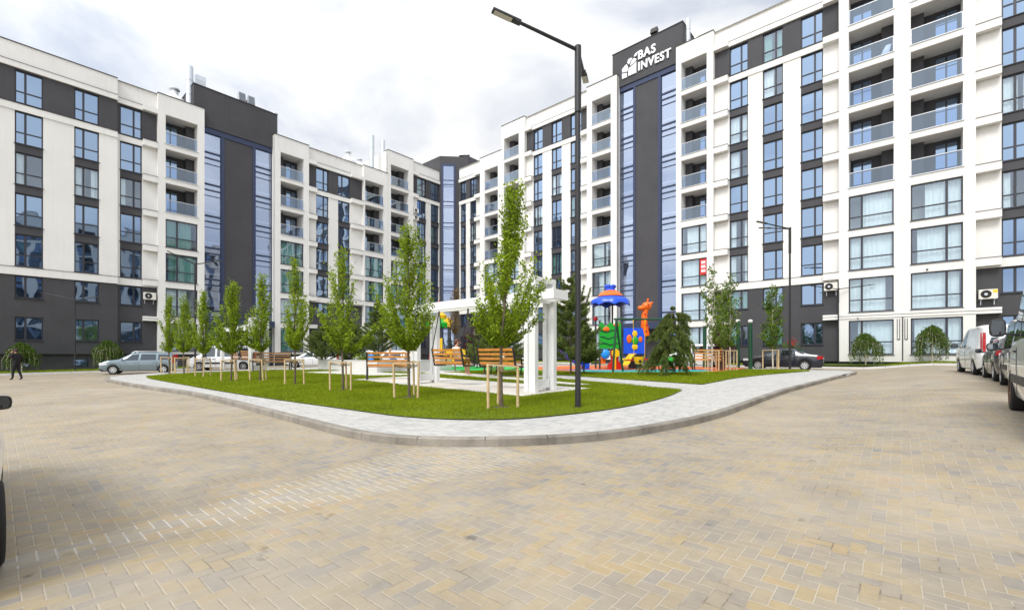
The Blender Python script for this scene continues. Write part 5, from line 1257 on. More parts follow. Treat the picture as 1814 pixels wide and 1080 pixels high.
# small blue slide end by the pines
t = thing('slide', 'blue plastic slide half hidden behind the candled pine', 'slide', (3.9, 29.6, ground(3.9, 29.6)), R(200))
mb = MB()
pr = [(-1.0,.30),(-.5,.34),(.2,.75),(.9,1.35),(1.2,1.42)]
for (a, b), (c, d) in zip(pr, pr[1:]):
    mb.quad((a,-.22,b),(c,-.22,d),(c,.22,d),(a,.22,b))
    for y in (-.22, .22): mb.add([(a,y-.025,b-.05),(c,y-.025,d-.05),(c,y+.025,d-.05),(a,y+.025,b-.05),(a,y-.025,b+.2),(c,y-.025,d+.2),(c,y+.025,d+.2),(a,y+.025,b+.2)], [(0,3,2,1),(4,5,6,7),(0,1,5,4),(1,2,6,5),(2,3,7,6),(3,0,4,7)])
mb.build('chute', M['p_blue'], t); mb = MB(); mb.box(-1.25,-.9,-.28,.28,0,.42); mb.build('foot', M['p_blue'], t, bev=.05)
mb = MB(); mb.tube([(1.2,-.25,0),(1.2,-.25,1.9)], .04, 8); mb.tube([(1.2,.25,0),(1.2,.25,1.9)], .04, 8); mb.build('post', M['p_dark'], t)
# second tower seen through the near swing frame
QX, QY = -5.3, 33.4
t = thing('play_tower', 'smaller climbing tower in yellow, green and red seen through the near swing frame', 'play tower', (QX, QY, ground(QX, QY)), 0, 'climbing towers')
for dx, dy in ((-.62,-.5),(.62,-.5),(-.62,.5),(.62,.5)): mb = MB(); mb.tube([(dx,dy,-.1),(dx,dy,3.2)], .065, 10); mb.build('post', M['p_dark'], t, smooth=40)
mb = MB(); mb.lathe([(.95,3.0),(.98,3.3),(.55,3.65)], 16, (-.15,0,0)); mb.build('roof', M['p_green'], t, smooth=50)
mb = MB(); mb.lathe([(.56,3.63),(.60,3.9),(.25,4.2)], 16, (-.15,0,0)); mb.build('roof_tier', M['p_yellow'], t, smooth=50)
mb = MB(); mb.ball((-.35,-.5,4.05), .34, 14, sc=(1,.4,1)); mb.build('blue_disc', M['p_lblue'], t, smooth=60)
mb = MB(); mb.lathe([(.24,4.2),(.12,4.7),(.001,5.1)], 12, (-.15,0,0)); mb.build('finial', M['p_red'], t, smooth=50)
mb = MB(); mb.prism([(-.72,1.15),(-.3,1.15),(-.3,2.35),(-.72,2.35)], -.60, -.52); mb.build('ladder_panel', M['p_green'], t, bev=.02)
mb = MB(); mb.prism([(-.8,.55),(.0,.55),(-.05,1.1),(-.75,1.1)], -.66, -.5); mb.build('base_panel', M['p_red'], t, bev=.03)
star = []
for i in range(10): a = math.pi/2 + i*math.pi/5; r_ = .42 if i % 2 == 0 else .26; star.append((.62 + r_*math.cos(a), 3.35 + r_*math.sin(a)*1.15))
mb = MB(); mb.prism(star, -.62, -.52); mb.build('star_panel', M['p_yellow'], t, bev=.02)
mb = MB(); mb.prism([(.35,.45),(1.9,.45),(1.9,1.35),(1.3,1.5),(.35,1.35)], -.60, -.50); mb.prism([(-.02,1.2),(.2,1.2),(.2,2.2),(-.02,2.2)], -.6, -.5); mb.build('yellow_panel', M['p_yellow'], t, bev=.02)
mb = MB()
for x in (.65,1.0,1.5): mb.ball((x,-.61,.85), .13, 10, sc=(1,.2,1.1))
mb.build('panel_opening', M['iron'], t, smooth=60)
# ------------------------------------------------------------------ vehicles
def interp(P, x):
    if x <= P[0][0]: return P[0][1]
    for (a, b), (c, d) in zip(P, P[1:]):
        if x <= c: return b + (d-b) * (x-a) / max(1e-6, c-a)
    return P[-1][1]
def _pw(v): return math.copysign(abs(v)**.6, v)
RND = [(.52 + .53*_pw(math.cos(a)), .5 + .5*_pw(math.sin(a))) for a in [-2.6 + i*math.pi/6 for i in range(12)]]
def wheel(parent, x, y, r, wd, side, spokes=8, rimm=None):
    s = 1 if side > 0 else -1
    mb = MB(); p = [(r*.66,-wd/2),(r*.9,-wd/2),(r*.98,-wd/2+.02),(r,-wd/2+.05),(r,wd/2-.05),(r*.98,wd/2-.02),(r*.9,wd/2),(r*.66,wd/2),(r*.62,wd/2-.05)]
    mb.lathe([(a, s*b) for a, b in p], 28, (x, y, r), 'y'); w = mb.build('wheel', M['tyre'], parent, smooth=40)
    mb = MB(); o = s*(wd/2-.035)
    mb.lathe([(r*.665, s*(wd/2-.004)),(r*.60, s*(wd/2-.012)),(r*.58, s*(wd/2-.09)),(.02, s*(wd/2-.10))], 28, (x, y, r), 'y', 1)
    mb.lathe([(r*.665, s*(wd/2-.002)),(r*.585, s*(wd/2-.008)),(r*.575, s*(wd/2-.05))], 28, (x, y, r), 'y', 0)
    mb.lathe([(.001, s*(wd/2-.01)),(r*.15, s*(wd/2-.012)),(r*.17, s*(wd/2-.06))], 14, (x, y, r), 'y', 0)
    for k in range(spokes):
        a = 2*math.pi*k/spokes; d = Vector((math.cos(a), 0, math.sin(a))); c = Vector((x, y + s*(wd/2-.03), r)); mb.bar(c + d*r*.12, c + d*r*.595, .07, .035, 0, up=(0,1,0))
    mb.build('rim', [rimm or M['rim'], M['arch']], w, smooth=30)
def car(name, label, cat, x, y, heading, sp, paint, rimm=None, group=None, up=0.0):
    """x, y: point under the middle of the car; heading: direction of the nose; local +x is forward"""
    t = thing(name, label, cat, (x, y, gz(x, y, up)), heading, group)
    T, Bl, L, W, r = sp['top'], sp['belt'], sp['L'], sp['W'], sp['r']; xf, xr = sp['xf'], sp['xr']; hw = W/2
    x0, x1 = -L/2, L/2; zs = sp.get('sill', .22)
    xs = sorted({round(x0 + (x1-x0)*i/64, 4) for i in range(65)} | {round(c + r*1.14*math.cos(math.pi*k/14), 4) for c in (xf, xr) for k in range(15)})
    R_ = r*1.14
    def HW(x):
        e = 0
        for c, lim in ((x1, sp.get('nose', .75)), (x0, sp.get('tail', .45))):
            d = abs(c-x)
            if d < lim: e = max(e, (1-d/lim)**2.2)
        return hw*(1 - sp.get('round', .16)*e)
    def bot(x):
        z = zs
        if x > x1-.4: z = zs + .10*((x-(x1-.4))/.4)
        if x < x0+.4: z = zs + .10*(((x0+.4)-x)/.4)
        for c in (xf, xr):
            d = abs(x-c)
            if d < R_: z = max(z, r + math.sqrt(max(0, R_*R_-d*d)))
        return z
    tum = sp.get('tumble', .30)
    def sec(x):
        tp, be, h = interp(T, x), interp(Bl, x), HW(x); be = min(be, tp-.03); bz = min(bot(x), be-.12)
        low = zs + (be-zs)*.30
        yt = h*.965 - tum*max(0, tp-be-.02) - .02
        g = min(.10, max(.012, (tp-be)*.28))
        mid = max((bz+be)/2, min(be-.1, zs+(be-zs)*.55))
        return [(h*.93, bz), (h*.985, max(bz+.01, min(low, mid-.02)) if bz < low else bz+.01), (h, mid), (h*.995, be-.07), (h*.965, be), (yt+.01, tp-g), (yt-.10, tp-g*.25), (yt*.55, tp), (0, tp+.012)]
    mb = MB(); S = [sec(x) for x in xs]; k = len(S[0]); vs = []
    for x, s in zip(xs, S): vs += [(x, yy, z) for yy, z in s] + [(x, -yy, z) for yy, z in s[:-1][::-1]]
    m = 2*k-1; fs = [(i*m+j, (i+1)*m+j, (i+1)*m+j+1, i*m+j+1) for i in range(len(xs)-1) for j in range(m-1)]
    fs += [tuple(range(m)), tuple((len(xs)-1)*m + j for j in range(m-1, -1, -1))]
    mb.add(vs, fs); mb.build('body', paint, t, smooth=42)
    # dark underside and wheel wells
    mb = MB(); mb.box(x0+.12, x1-.12, -hw*.86, hw*.86, zs-.04, zs+.10)
    for c in (xf, xr): mb.box(c-R_, c+R_, -hw*.92, -hw*.55, zs, r+R_*.96); mb.box(c-R_, c+R_, hw*.55, hw*.92, zs, r+R_*.96)
    mb.build('underbody', M['arch'], t)
    def at(x, f):   # point on the side between belt (f=0) and roof edge (f=1), slightly proud
        tp, be, h = interp(T, x), interp(Bl, x), HW(x); be = min(be, tp-.03); yt = h*.965 - tum*max(0, tp-be-.02) - .02; g = min(.10, max(.012, (tp-be)*.28))
        return h*.965*(1-f) + (yt+.01)*f + .006, be*(1-f) + (tp-g)*f
    for sgn in (1, -1):
        for (a, b, c, d) in sp['win']:   # bottom from a to b, top from c to d
            mb = MB(); n = 10; lo, hi = .05, .90
            for i in range(n):
                for q in range(3):
                    P = []
                    for ii, qq in ((i,q),(i+1,q),(i+1,q+1),(i,q+1)):
                        u, f = ii/n, lo + (hi-lo)*qq/3; xx = (a+(b-a)*u)*(1-qq/3) + (c+(d-c)*u)*(qq/3); yy, z = at(xx, f); P.append((xx, sgn*yy, z))
                    mb.add(P, [(0,1,2,3) if sgn < 0 else (3,2,1,0)])
            mb.build('side_window', M['carglass'], t, smooth=60)
        for xx in sp.get('seams', ()):
            mb = MB(); be = interp(Bl, xx)
            pts = [(xx, sgn*(HW(xx)*f+.003), z) for f, z in ((.988, zs+.05),(.992, zs+(be-zs)*.3),(1.0, zs+(be-zs)*.55),(.995, be-.08))]
            for p, q in zip(pts, pts[1:]): mb.bar(p, q, .012, .006, up=(0,1,0))
            mb.build('door_seam', M['arch'], t)
        for xx in sp.get('handles', ()):
            mb = MB(); be = interp(Bl, xx); mb.box(xx-.1, xx+.1, sgn*(HW(xx)*.995)-.012, sgn*(HW(xx)*.995)+.03, be-.16, be-.125); mb.build('door_handle', paint if not sp.get('blackh') else M['bplastic'], t, bev=.008)
        xm, zm, sm = sp['mirror']
        mb = MB(); yy = HW(xm)*.97
        mb.bar((xm, sgn*(yy-.03), zm-.03), (xm, sgn*(yy+.12), zm), .05, .04, up=(0,0,1))
        mb.add([(xm+dx*sm*(.5 if dx > 0 else .35), sgn*(yy+sp.get('mout',.08)+sm*wy), zm-.06*sm/.2+hz*sm*sp.get('mh',1)) for dx in (-.25,.45) for wy, hz in RND], [tuple(range(12)), tuple(range(23, 11, -1))] + [(i, 12+i, 12+(i+1)%12, (i+1)%12) for i in range(12)])
        mi = mb.build('mirror', M['bplastic'] if sp.get('blackm') else paint, t, smooth=30, bev=.012)
        mb = MB(); mb.add([(xm-sm*.09-.003-.0*dx, sgn*(yy+sp.get('mout',.08)+sm*wy), zm-.06*sm/.2+hz*sm*sp.get('mh',1)) for dx in (0,) for wy, hz in ((.1,.16),(.82,.1),(.94,.5),(.82,.9),(.12,.86))], [(0,1,2,3,4)]); mb.build('mirror_glass', M['carglass'], mi)
        for c in (xf, xr): wheel(t, c, sgn*(hw-.115), r, .21, sgn, sp.get('spokes', 8), rimm)
        # lamps
        hx, hz0, hz1, hl = sp['head']
        mb = MB(); n = 6
        P = []
        for i in range(n+1):
            xx = x1 - .02 - hl*i/n; P.append((xx, sgn*(HW(xx)*.995+.006)))
        for i in range(n): mb.quad((*P[i], hz0+.02*i/n), (*P[i+1], hz0+.05*(i+1)/n), (*P[i+1], hz1), (*P[i], hz1-.02))
        mb.quad((x1+.006, sgn*HW(x1)*.995, hz0), (x1+.006, sgn*HW(x1)*.60, hz0+.02), (x1+.006, sgn*HW(x1)*.62, hz1-.03), (x1+.006, sgn*HW(x1)*.995, hz1-.02)); mb.build('headlight', M['clear_l'], t, smooth=50)
        tz0, tz1, tl, tw = sp['tail_l']
        mb = MB(); P = [(x0 + .02 + tl*i/n, sgn*(HW(x0+.02+tl*i/n)*.995+.008)) for i in range(n+1)]
        for i in range(n): mb.quad((*P[i], tz0), (*P[i+1], tz0+.02), (*P[i+1], tz1-.02), (*P[i], tz1))
        yb = HW(x0); mb.quad((x0-.008, sgn*yb*.999, tz0), (x0-.008, sgn*(yb-tw), tz0), (x0-.008, sgn*(yb-tw), tz1), (x0-.008, sgn*yb*.999, tz1)); mb.build('tail_light', M['red_l'], t, smooth=50)
    def across(xa, xb, inset, name, m, n=8, off=.012):
        mb = MB(); rows = []
        for i in range(n+1):
            x = xa+(xb-xa)*i/n; tp, be, h = interp(T, x), interp(Bl, x), HW(x); be2 = min(be, tp-.03); yt = h*.965 - tum*max(0, tp-be2-.02) - .02
            yy = max(.2, yt-.10-inset); rows.append([(x, -yy, tp-.02+off), (x, -yy*.55, tp+off+.004), (x, 0, tp+.012+off), (x, yy*.55, tp+off+.004), (x, yy, tp-.02+off)])
        for i in range(n):
            for j in range(4): mb.quad(rows[i][j], rows[i+1][j], rows[i+1][j+1], rows[i][j+1])
        mb.build(name, m, t, smooth=60)
    across(*sp['shield'], .0, 'windscreen', M['carglass'])
    if sp.get('back'): across(*sp['back'], .02, 'rear_window', M['carglass'])
    else:
        mb = MB(); zt = interp(T, x0+.05); be = interp(Bl, x0+.05); yb = HW(x0)*.78
        mb.quad((x0-.012,-yb,be+.02),(x0-.012,yb,be+.02),(x0-.012,yb*.9,zt-.16),(x0-.012,-yb*.9,zt-.16)); mb.build('rear_window', M['carglass'], t)
    mb = MB(); mb.box(x0-.016, x0-.004, -.26, .26, sp.get('plz', .72), sp.get('plz', .72)+.11); mb.box(x1+.004, x1+.016, -.26, .26, .38, .49); mb.build('number_plate', M['plate'], t)
    gz0, gz1 = sp.get('grille', (.50,.66)); mb = MB(); mb.box(x1-.01, x1+.008, -hw*.45, hw*.45, gz0, gz1); mb.box(x1-.03, x1+.004, -hw*.6, hw*.6, .24, .34); mb.build('grille', M['bplastic'], t, bev=.004)
    if sp.get('bump'):
        mb = MB()
        for xa, s_ in ((x1, 1), (x0, -1)):
            mb = MB(); mb.box(min(xa, xa+s_*.03)-.0, max(xa, xa+s_*.03), -hw*.80, hw*.80, .30, .58); mb.build('bumper', M['bplastic'], t, bev=.01)
        for sgn in (1,-1):
            mb = MB(); mb.box(xr+R_+.05, xf-R_-.05, sgn*hw-.005-.01, sgn*hw+.018-.01, zs+.26, zs+.40); mb.build('rubbing_strip', M['bplastic'], t, bev=.01)
    if sp.get('rails'):
        mb = MB()
        for sgn in (1,-1): mb.tube([(-1.7,sgn*.58,interp(T,-1.7)),(-1.5,sgn*.58,interp(T,-1.5)+.07),(.2,sgn*.58,interp(T,.2)+.07),(.4,sgn*.58,interp(T,.4))], .018, 6)
        mb.build('roof_rail', M['alu'], t, smooth=50)
    return t
def paint(name, c, metal=.0, rough=.3): return mat(name, c, rough, metal=metal, coat=.8, spec=.5, var=.03, vscale=.8)
SILVER_BLUE = paint('silver_blue_paint', (.21,.275,.31), .45); WHITE = paint('white_car_paint', (.78,.79,.80)); WHITE2 = paint('white_van_paint', (.80,.81,.82)); DARKB = paint('blue_black_paint', (.010,.012,.024), .0); GREY = paint('dark_grey_paint', (.045,.05,.055), .3); SILVER = paint('silver_paint', (.42,.42,.42), .4)
WAGON = dict(L=4.45, W=1.74, r=.31, xf=1.42, xr=-1.48, sill=.24, top=[(-2.225,.62),(-2.19,1.0),(-2.02,1.42),(-1.7,1.53),(-.2,1.55),(.35,1.50),(1.15,1.03),(1.6,.97),(2.05,.84),(2.2,.70),(2.225,.5)], belt=[(-2.225,.95),(-1.5,.96),(1.0,.93),(1.6,.90),(2.1,.78),(2.225,.55)],
    win=[(-2.0,-1.18,-1.86,-1.18),(-1.05,-.12,-1.05,-.18),(0.0,1.0,-.06,.42)], seams=(-1.1,-.06,1.02), handles=(-.9,.15), mirror=(.88,.98,.17), head=(0,.62,.80,.45), tail_l=(.75,1.35,.16,.14), shield=(1.10,.42), rails=True, spokes=7)
SEDAN = dict(L=4.65, W=1.77, r=.32, xf=1.36, xr=-1.34, sill=.22, top=[(-2.325,.65),(-2.28,.98),(-1.75,1.06),(-1.55,1.10),(-.75,1.42),(-.2,1.46),(.3,1.43),(1.12,1.0),(1.7,.92),(2.15,.78),(2.3,.62),(2.325,.5)], belt=[(-2.325,.9),(-1.3,.96),(.9,.92),(1.6,.86),(2.2,.74),(2.325,.55)],
    win=[(-1.42,-.92,-.82,-.80),(-.84,.0,-.74,-.02),(.10,1.02,.06,.42)], seams=(-.9,.05,1.02), handles=(-.72,.22), mirror=(.85,.97,.17), head=(0,.60,.78,.5), tail_l=(.72,.94,.30,.35), shield=(1.06,.38), back=(-1.52,-.82), spokes=8)
MINIBUS = dict(L=4.85, W=1.9, r=.33, xf=1.55, xr=-1.55, sill=.26, tumble=.10, top=[(-2.425,.7),(-2.40,1.5),(-2.30,1.92),(-2.0,1.97),(.6,1.97),(.95,1.90),(1.55,1.28),(1.95,1.12),(2.3,.9),(2.4,.7),(2.425,.5)], belt=[(-2.425,1.1),(1.2,1.05),(1.7,.98),(2.3,.80),(2.425,.55)],
    win=[(-2.15,-1.0,-2.12,-1.0),(-.88,.30,-.88,.30),(.45,1.42,.45,.92)], seams=(-.94,.38,1.42), handles=(-.8,.52), mirror=(1.15,1.12,.24), head=(0,.72,1.0,.5), tail_l=(.8,1.5,.1,.14), shield=(1.5,.98), bump=True, blackm=True, blackh=True, round=.12, spokes=6)
CADDY = dict(L=4.4, W=1.8, r=.31, xf=1.32, xr=-1.36, sill=.24, tumble=.14, top=[(-2.2,.7),(-2.18,1.4),(-2.05,1.75),(-1.7,1.82),(.2,1.83),(.55,1.74),(1.25,1.13),(1.75,1.0),(2.1,.85),(2.2,.6)], belt=[(-2.2,1.02),(1.0,.98),(1.6,.92),(2.2,.62)],
    win=[(-1.98,-1.2,-1.95,-1.2),(-1.08,-.1,-1.08,-.1),(.02,1.08,.02,.52)], seams=(-1.14,-.04,1.1), handles=(-.95,.12), mirror=(.95,1.05,.19), head=(0,.68,.9,.45), tail_l=(.85,1.4,.1,.14), shield=(1.2,.58), spokes=6)
DELIV = dict(L=4.45, W=1.84, r=.32, xf=1.30, xr=-1.36, sill=.24, tumble=.13, top=[(-2.225,.7),(-2.20,1.45),(-2.10,1.80),(-1.7,1.86),(.1,1.86),(.5,1.78),(1.2,1.18),(1.75,1.05),(2.1,.88),(2.2,.65),(2.225,.5)], belt=[(-2.225,1.08),(1.0,1.0),(1.6,.95),(2.2,.66)],
    win=[(.02,1.05,.02,.50)], seams=(-.1,1.05), handles=(.1,), mirror=(.92,1.08,.22), head=(0,.7,.98,.5), tail_l=(.85,1.55,.05,.09), shield=(1.15,.55), bump=False, blackm=True, spokes=6)
HATCH = dict(L=4.0, W=1.72, r=.31, xf=1.25, xr=-1.27, sill=.22, top=[(-2.0,.6),(-1.97,.98),(-1.72,1.32),(-1.3,1.48),(-.2,1.52),(.3,1.48),(1.0,1.02),(1.5,.93),(1.9,.74),(2.0,.5)], belt=[(-2.0,.98),(-1.2,1.0),(.9,.93),(1.6,.86),(2.0,.55)],
    win=[(-1.5,-.95,-1.3,-.95),(-.85,0,-.85,-.04),(.1,.9,.06,.4)], seams=(-.9,.05,.92), handles=(-.72,.2), mirror=(.78,.98,.17), head=(0,.6,.8,.45), tail_l=(.84,1.02,.22,.3), shield=(.95,.36), spokes=8, blackm=True, back=(-1.92,-1.42))
VAN = dict(mh=1.6, L=5.3, W=1.98, r=.35, xf=1.7, xr=-1.65, sill=.30, tumble=.09, top=[(-2.65,.8),(-2.62,1.9),(-2.5,2.3),(-2.1,2.38),(.7,2.36),(1.1,2.24),(1.75,1.48),(2.2,1.28),(2.55,1.05),(2.65,.6)], belt=[(-2.65,1.28),(1.4,1.22),(1.9,1.12),(2.5,.95),(2.65,.65)],
    win=[(-1.0,.25,-1.0,.25),(.4,1.58,.4,1.12)], seams=(-1.05,.34,1.6), handles=(.5,), mirror=(1.32,1.42,.21), head=(0,.8,1.08,.5), tail_l=(.9,1.6,.1,.14), shield=(1.7,1.15), bump=True, blackm=True, blackh=True, round=.12, spokes=6)
def hd(dx, dy): return math.atan2(dy, dx)
def from_wheels(front, rear, sp, side):
    """middle of the car from the ground points of its two visible wheels; side +1: they are on its left"""
    f, r_ = Vector(front), Vector(rear); d = (f-r_).normalized(); lat = Vector((-d.y, d.x)); mid = (f+r_)/2 - d*(sp['xf']+sp['xr'])/2
    c = mid - lat * side * (sp['W']/2-.1); return c.x, c.y, math.atan2(d.y, d.x)
a = from_wheels((-27.1,30.3),(-24.65,31.75), WAGON, 1); W2 = dict(WAGON); car('estate_car', 'silver-blue estate car with roof rails parked at the far left', 'car', *a, W2, SILVER_BLUE).scale = (.93, .95, .98)
a = from_wheels((-24.55,35.1),(-21.5,35.9), MINIBUS, 1); car('minibus', 'white minibus with dark windows behind the far white swing frame', 'van', *a, MINIBUS, WHITE, M['rim'])
a = from_wheels((17.04,31.0),(19.2,29.35), SEDAN, 1); car('sedan', 'blue-black sedan parked nose left beside the bushy birch', 'car', *a, SEDAN, DARKB)
car('family_car', 'white high-roofed family car parked behind the orange bench', 'car', 14.3, 35.2, hd(-.8,.6), CADDY, WHITE)
car('estate_car', 'white estate car glimpsed behind the low dark conifer of the planter', 'car', -18.2, 41.0, hd(-.95,-.3), WAGON, WHITE)
car('hatchback', 'white hatchback glimpsed behind the seated people on the planter', 'car', -10.8, 40.0, hd(-.95,-.2), HATCH, WHITE2)
car('estate_car', 'white estate car behind the tall loose pine of the planter', 'car', -15.0, 43.5, hd(-.8,-.6), WAGON, WHITE2)
def row(wx, wy, h, sp):
    d = Vector(h).normalized(); l = Vector((d.y, -d.x)); c = Vector((wx, wy)) - d*sp['xf'] + l*(sp['W']/2-.1); return c.x, c.y, hd(d.x, d.y)
def tall(sp, kx, kz):
    q = dict(sp)
    for k_ in ('top', 'belt'): q[k_] = [(a*kx, b*kz) for a, b in sp[k_]]
    for k_ in ('L', 'xf', 'xr'): q[k_] = sp[k_]*kx
    q['win'] = [tuple(v*kx for v in w_) for w_ in sp['win']]; q['seams'] = [v*kx for v in sp['seams']]; q['handles'] = [v*kx for v in sp['handles']]; q['shield'] = tuple(v*kx for v in sp['shield'])
    if sp.get('back'): q['back'] = tuple(v*kx for v in sp['back'])
    m = sp['mirror']; q['mirror'] = (m[0]*kx, m[1]*kz, m[2]); h = sp['head']; q['head'] = (h[0], h[1]*kz, h[2]*kz, h[3]); h = sp['tail_l']; q['tail_l'] = (h[0]*kz, h[1]*kz, h[2], h[3]); return q
DELIV2 = tall(DELIV, 1.1, 1.08)
car('delivery_van', 'white delivery van with tall red tail lights, farthest of the right-hand row', 'van', *row(20.65, 20.6, (.6,.8), DELIV2), DELIV2, WHITE2)
car('hatchback', 'dark grey hatchback with a red tail light between the delivery van and the silver van', 'car', *row(17.75, 16.75, (.66,.75), HATCH), HATCH, GREY)
car('silver_van', 'silver van between the grey hatchback and the nearest white van', 'van', *row(14.85, 13.5, (.69,.725), MINIBUS), MINIBUS, SILVER)
RUST = mat('rusty_steel', (.16,.085,.045), .8, .3, 8)
car('white_van', 'big white van cut by the right edge, with black mirror and rusty wheel', 'van', *row(9.30, 8.25, (.70,.714), VAN), VAN, WHITE, RUST)
NEARCAR = dict(WAGON); NEARCAR['rails'] = False; NEARCAR['blackm'] = True; NEARCAR['mirror'] = (.88,.96,.15); NEARCAR['round'] = .30; NEARCAR['tail'] = .85; NEARCAR['mout'] = .03
d = Vector((-.78,.626)).normalized(); l = Vector((d.y, -d.x)); c = Vector((-3.62, 3.2)) - d*WAGON['xr'] - l*(WAGON['W']/2)
car('parked_car', 'white car cut by the left edge, only a black mirror and rear wheel showing', 'car', c.x, c.y, hd(d.x, d.y), NEARCAR, WHITE)
# ------------------------------------------------------------------ people
def person(name, label, loc, rz, J, bones, region, mats, hair, hands, scale=1.0, extra=None):
    """J joint -> (x, y, z, radius); bones pairs of joints; region(point) -> material slot"""
    names = list(J); idx = {n: i for i, n in enumerate(names)}
    me = bpy.data.meshes.new('tmp'); me.from_pydata([J[n][:3] for n in names], [(idx[a], idx[b]) for a, b in bones], [])
    o = bpy.data.objects.new('tmp', me); COL.objects.link(o)
    sk = o.modifiers.new('s', 'SKIN'); sv = me.skin_vertices[0].data
    for i, n in enumerate(names):
        r = J[n][3]; r = r if isinstance(r, tuple) else (r, r); sv[i].radius = r; sv[i].use_root = (n == 'pelvis')
    sk.use_smooth_shade = True; sub = o.modifiers.new('u', 'SUBSURF'); sub.levels = 2; sub.render_levels = 2
    dg = bpy.context.evaluated_depsgraph_get(); bm_me = bpy.data.meshes.new_from_object(o.evaluated_get(dg)); bpy.data.objects.remove(o)
    mb = MB(); mb.v = [tuple(v.co) for v in bm_me.vertices]; mb.f = [tuple(p.vertices) for p in bm_me.polygons]
    mb.m = [region(p.center) for p in bm_me.polygons]; bpy.data.meshes.remove(bm_me)
    hx, hy, hz = J['head'][:3]; f = Vector(hair.get('face', (0,1,0))).normalized(); sd_ = Vector((f.y, -f.x, 0))
    H = Vector((hx, hy, hz))
    # nose, eyes, mouth, ears
    mb.ball(H + f*.105 + Vector((0,0,-.01)), .018, 8, 0, (1,1,1.5))
    for s in (-1, 1):
        mb.ball(H + f*.092 + sd_*s*.034 + Vector((0,0,.022)), .011, 6, 4); mb.ball(H + sd_*s*.088 + Vector((0,0,.0)), .026, 8, 0, (.5,1,1.3))
    mb.ball(H + f*.095 + Vector((0,0,-.052)), .016, 6, 3, (1.2,1,.4))
    for wrist, d, pn, curl in hands:      # palm, four unequal fingers, side thumb
        w_ = Vector(wrist); d = Vector(d).normalized(); pn = Vector(pn); pn = (pn - d*pn.dot(d)).normalized(); a = d.cross(pn)
        mb.tube([w_, w_ + d*.045, w_ + d*.09], [.024, .034, .030], 8, 0)
        for k, L in enumerate((.068, .078, .072, .055)):
            b = w_ + d*.085 + a*(k-1.5)*.019; m1 = b + d*L*.5 + pn*curl*.012; mb.tube([b, m1, m1 + d*L*.45 + pn*curl*.03], [.0095,.009,.007], 6, 0)
        b = w_ + d*.03 - a*.03; mb.tube([b, b - a*.025 + d*.03 + pn*curl*.01, b - a*.028 + d*.062 + pn*curl*.02], [.012,.010,.008], 6, 0)
    t = obj(name, mb.mesh(name, mats, smooth=80), None, loc, rz); t.scale = (scale,)*3; tag(t, label, 'person')
    hb = MB()
    for c, r, sc in hair['balls']: hb.ball(H + f*c[0] + sd_*c[1] + Vector((0,0,c[2])), r, 12, 0, sc)
    hb.build('hair', hair['mat'], t, smooth=80)
    if extra: extra(t)
    return t
DARKM = M['iron']; LIP = mat('lips', (.42,.14,.12), .5)
# man in black walking, phone at his ear; faces left
J = dict(pelvis=(0,0,.95,(.15,.12)), spine=(0,.0,1.12,(.155,.12)), chest=(.01,0,1.32,(.18,.125)), neck=(.03,0,1.49,.058), head=(.045,0,1.625,(.082,.098)), crown=(.045,0,1.70,.062),
  shl=(.0,.17,1.43,.072), ell=(.10,.30,1.20,.052), wrl=(.15,.13,1.50,.034), shr=(.0,-.17,1.43,.072), elr=(-.06,-.235,1.16,.052), wrr=(.06,-.23,.93,.034),
  hpl=(0,.085,.90,.098), knl=(.10,.09,.49,.066), anl=(.13,.09,.09,.044), tol=(.28,.09,.045,.04), hpr=(0,-.085,.90,.098), knr=(-.04,-.09,.49,.066), anr=(-.20,-.09,.10,.044), tor=(-.06,-.09,.045,.04))
BN = [('pelvis','spine'),('spine','chest'),('chest','neck'),('neck','head'),('head','crown'),('chest','shl'),('shl','ell'),('ell','wrl'),('chest','shr'),('shr','elr'),('elr','wrr'),('pelvis','hpl'),('hpl','knl'),('knl','anl'),('anl','tol'),('pelvis','hpr'),('hpr','knr'),('knr','anr'),('anr','tor')]
def reg_man(p):
    if p.z > 1.50 and not (p.y > .17): return 0
    if p.z < .09: return 4
    return 1
def phone(t):
    mb = MB(); mb.box(-.035,.035,-.006,.006,-.07,.07); o = mb.build('phone', M['iron'], t, bev=.004); o.location = (.075,.118,1.60)
mx, my = -27.55, 24.9
person('person', 'person in black clothes walking and holding a phone to the ear at the far left', (mx, my, gz(mx, my)), R(180), J, BN, reg_man, [M['skin'], M['black_c'], M['black_c'], LIP, DARKM],
  dict(mat=M['hair'], face=(1,0,0), balls=[((-.022,0,.045),.105,(.98,.92,.85)), ((-.05,0,-.01),.085,(.8,.95,1))]), [((.15,.13,1.50),(-.4,-.1,1),(0,-1,0),1.0), ((.06,-.23,.93),(.15,0,-1),(0,1,0),.8)], 1.0, phone)
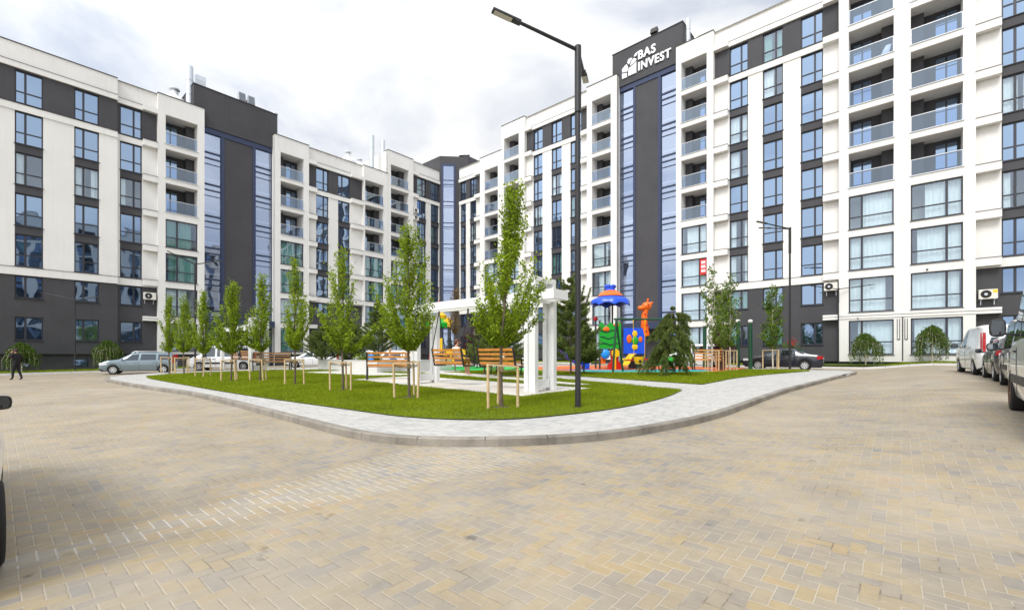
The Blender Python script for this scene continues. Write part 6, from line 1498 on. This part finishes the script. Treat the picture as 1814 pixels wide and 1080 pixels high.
# woman on the swing, seen from behind; faces +y of the bench
def seated(shoe):
    return dict(pelvis=(0,.10,.13,(.17,.12)), spine=(0,.06,.30,(.13,.10)), chest=(0,.04,.48,(.155,.105)), neck=(0,.06,.64,.045), head=(0,.09,.765,(.078,.095)), crown=(0,.08,.835,.06),
     shl=(-.165,.04,.575,.055), ell=(-.22,.12,.33,.040), wrl=(-.12,.33,.22,.027), shr=(.165,.04,.575,.055), elr=(.24,.14,.33,.040), wrr=(.20,.38,.20,.027),
     hpl=(-.09,.16,.11,.10), knl=(-.10,.56,.10,.066), anl=(-.09,.60,-.33,.040), tol=(-.09,.74,-.38,.034), hpr=(.09,.16,.11,.10), knr=(.11,.56,.11,.066), anr=(.14,.50,-.32,.040), tor=(.17,.62,-.39,.034))
def reg_w(p):
    if p.z > .60 and abs(p.x) < .1: return 0
    if p.z < -.345: return 4
    if .34 < p.z <= .60 and abs(p.x) < .165: return 1
    if .0 < p.z <= .34 and abs(p.x) < .19 and p.y < .22: return 1 if p.z > .20 else 2
    if p.y >= .10 and -.05 < p.z < .22 and abs(p.x) < .2: return 5
    return 0
sx, sy = SW[1.68]
q = Vector((sx, sy)) + UR*.38 + UL*.0
person('person', 'woman with short dark hair and white top sitting on the swing, seen from behind', (q.x, q.y, gz(q.x, q.y)+.158+.78+.035), AR, seated(1), BN, reg_w, [M['skin'], M['white_c'], M['denim'], LIP, M['pink_c'], M['gold_c']],
  dict(mat=M['hair2'], face=(.5,.86,0), balls=[((-.02,0,.045),.104,(.98,.98,.86)), ((-.06,0,.0),.09,(.85,1,1))]), [((-.12,.33,.22),(.3,1,-.15),(0,0,-1),.8), ((.20,.38,.20),(-.3,1,-.1),(0,0,-1),.8)], 1.06)
def reg_p(sl):
    def f(p):
        if p.z > .615 and abs(p.x) < .1: return 0
        if p.z < -.345: return 4
        if p.z > .2 and (abs(p.x) < .19 or p.z > .40): return 1
        if p.z <= .2 and abs(p.x) < .21 and p.y < .62 and p.z > -.02: return 2
        return 0
    return f
for tt, face, sc, top, hm, lab, hair in ((1.95, (-.9,.4,0), 1.0, M['white_c'], M['hair2'], 'brown-haired person in a white top sitting on the planter wall', 1), (.95, (0,1,0), .78, M['pink_c'], mat('fair_hair', (.42,.24,.10), .6), 'smaller fair-haired person in pink sitting on the planter wall', 0)):
    q = Vector((-8.2, 27.2)) + UL*tt - UR*.12
    bl = [((-.02,0,.045),.106,(.98,.98,.86)), ((-.06,0,-.02),.095,(.85,1,1.1))] + ([((-.06,0,-.10),.08,(.8,1,1.2))] if hair else [])
    person('person', lab, (q.x, q.y, gz(q.x, q.y, .13)+.775), AR - R(60) if not hair else AR - R(30), seated(1), BN, reg_p(1), [M['skin'], top, M['denim'], LIP, M['white_c']], dict(mat=hm, face=face, balls=bl), [((-.12,.33,.22),(.3,1,-.15),(0,0,-1),.8), ((.20,.38,.20),(-.3,1,-.1),(0,0,-1),.8)], sc)
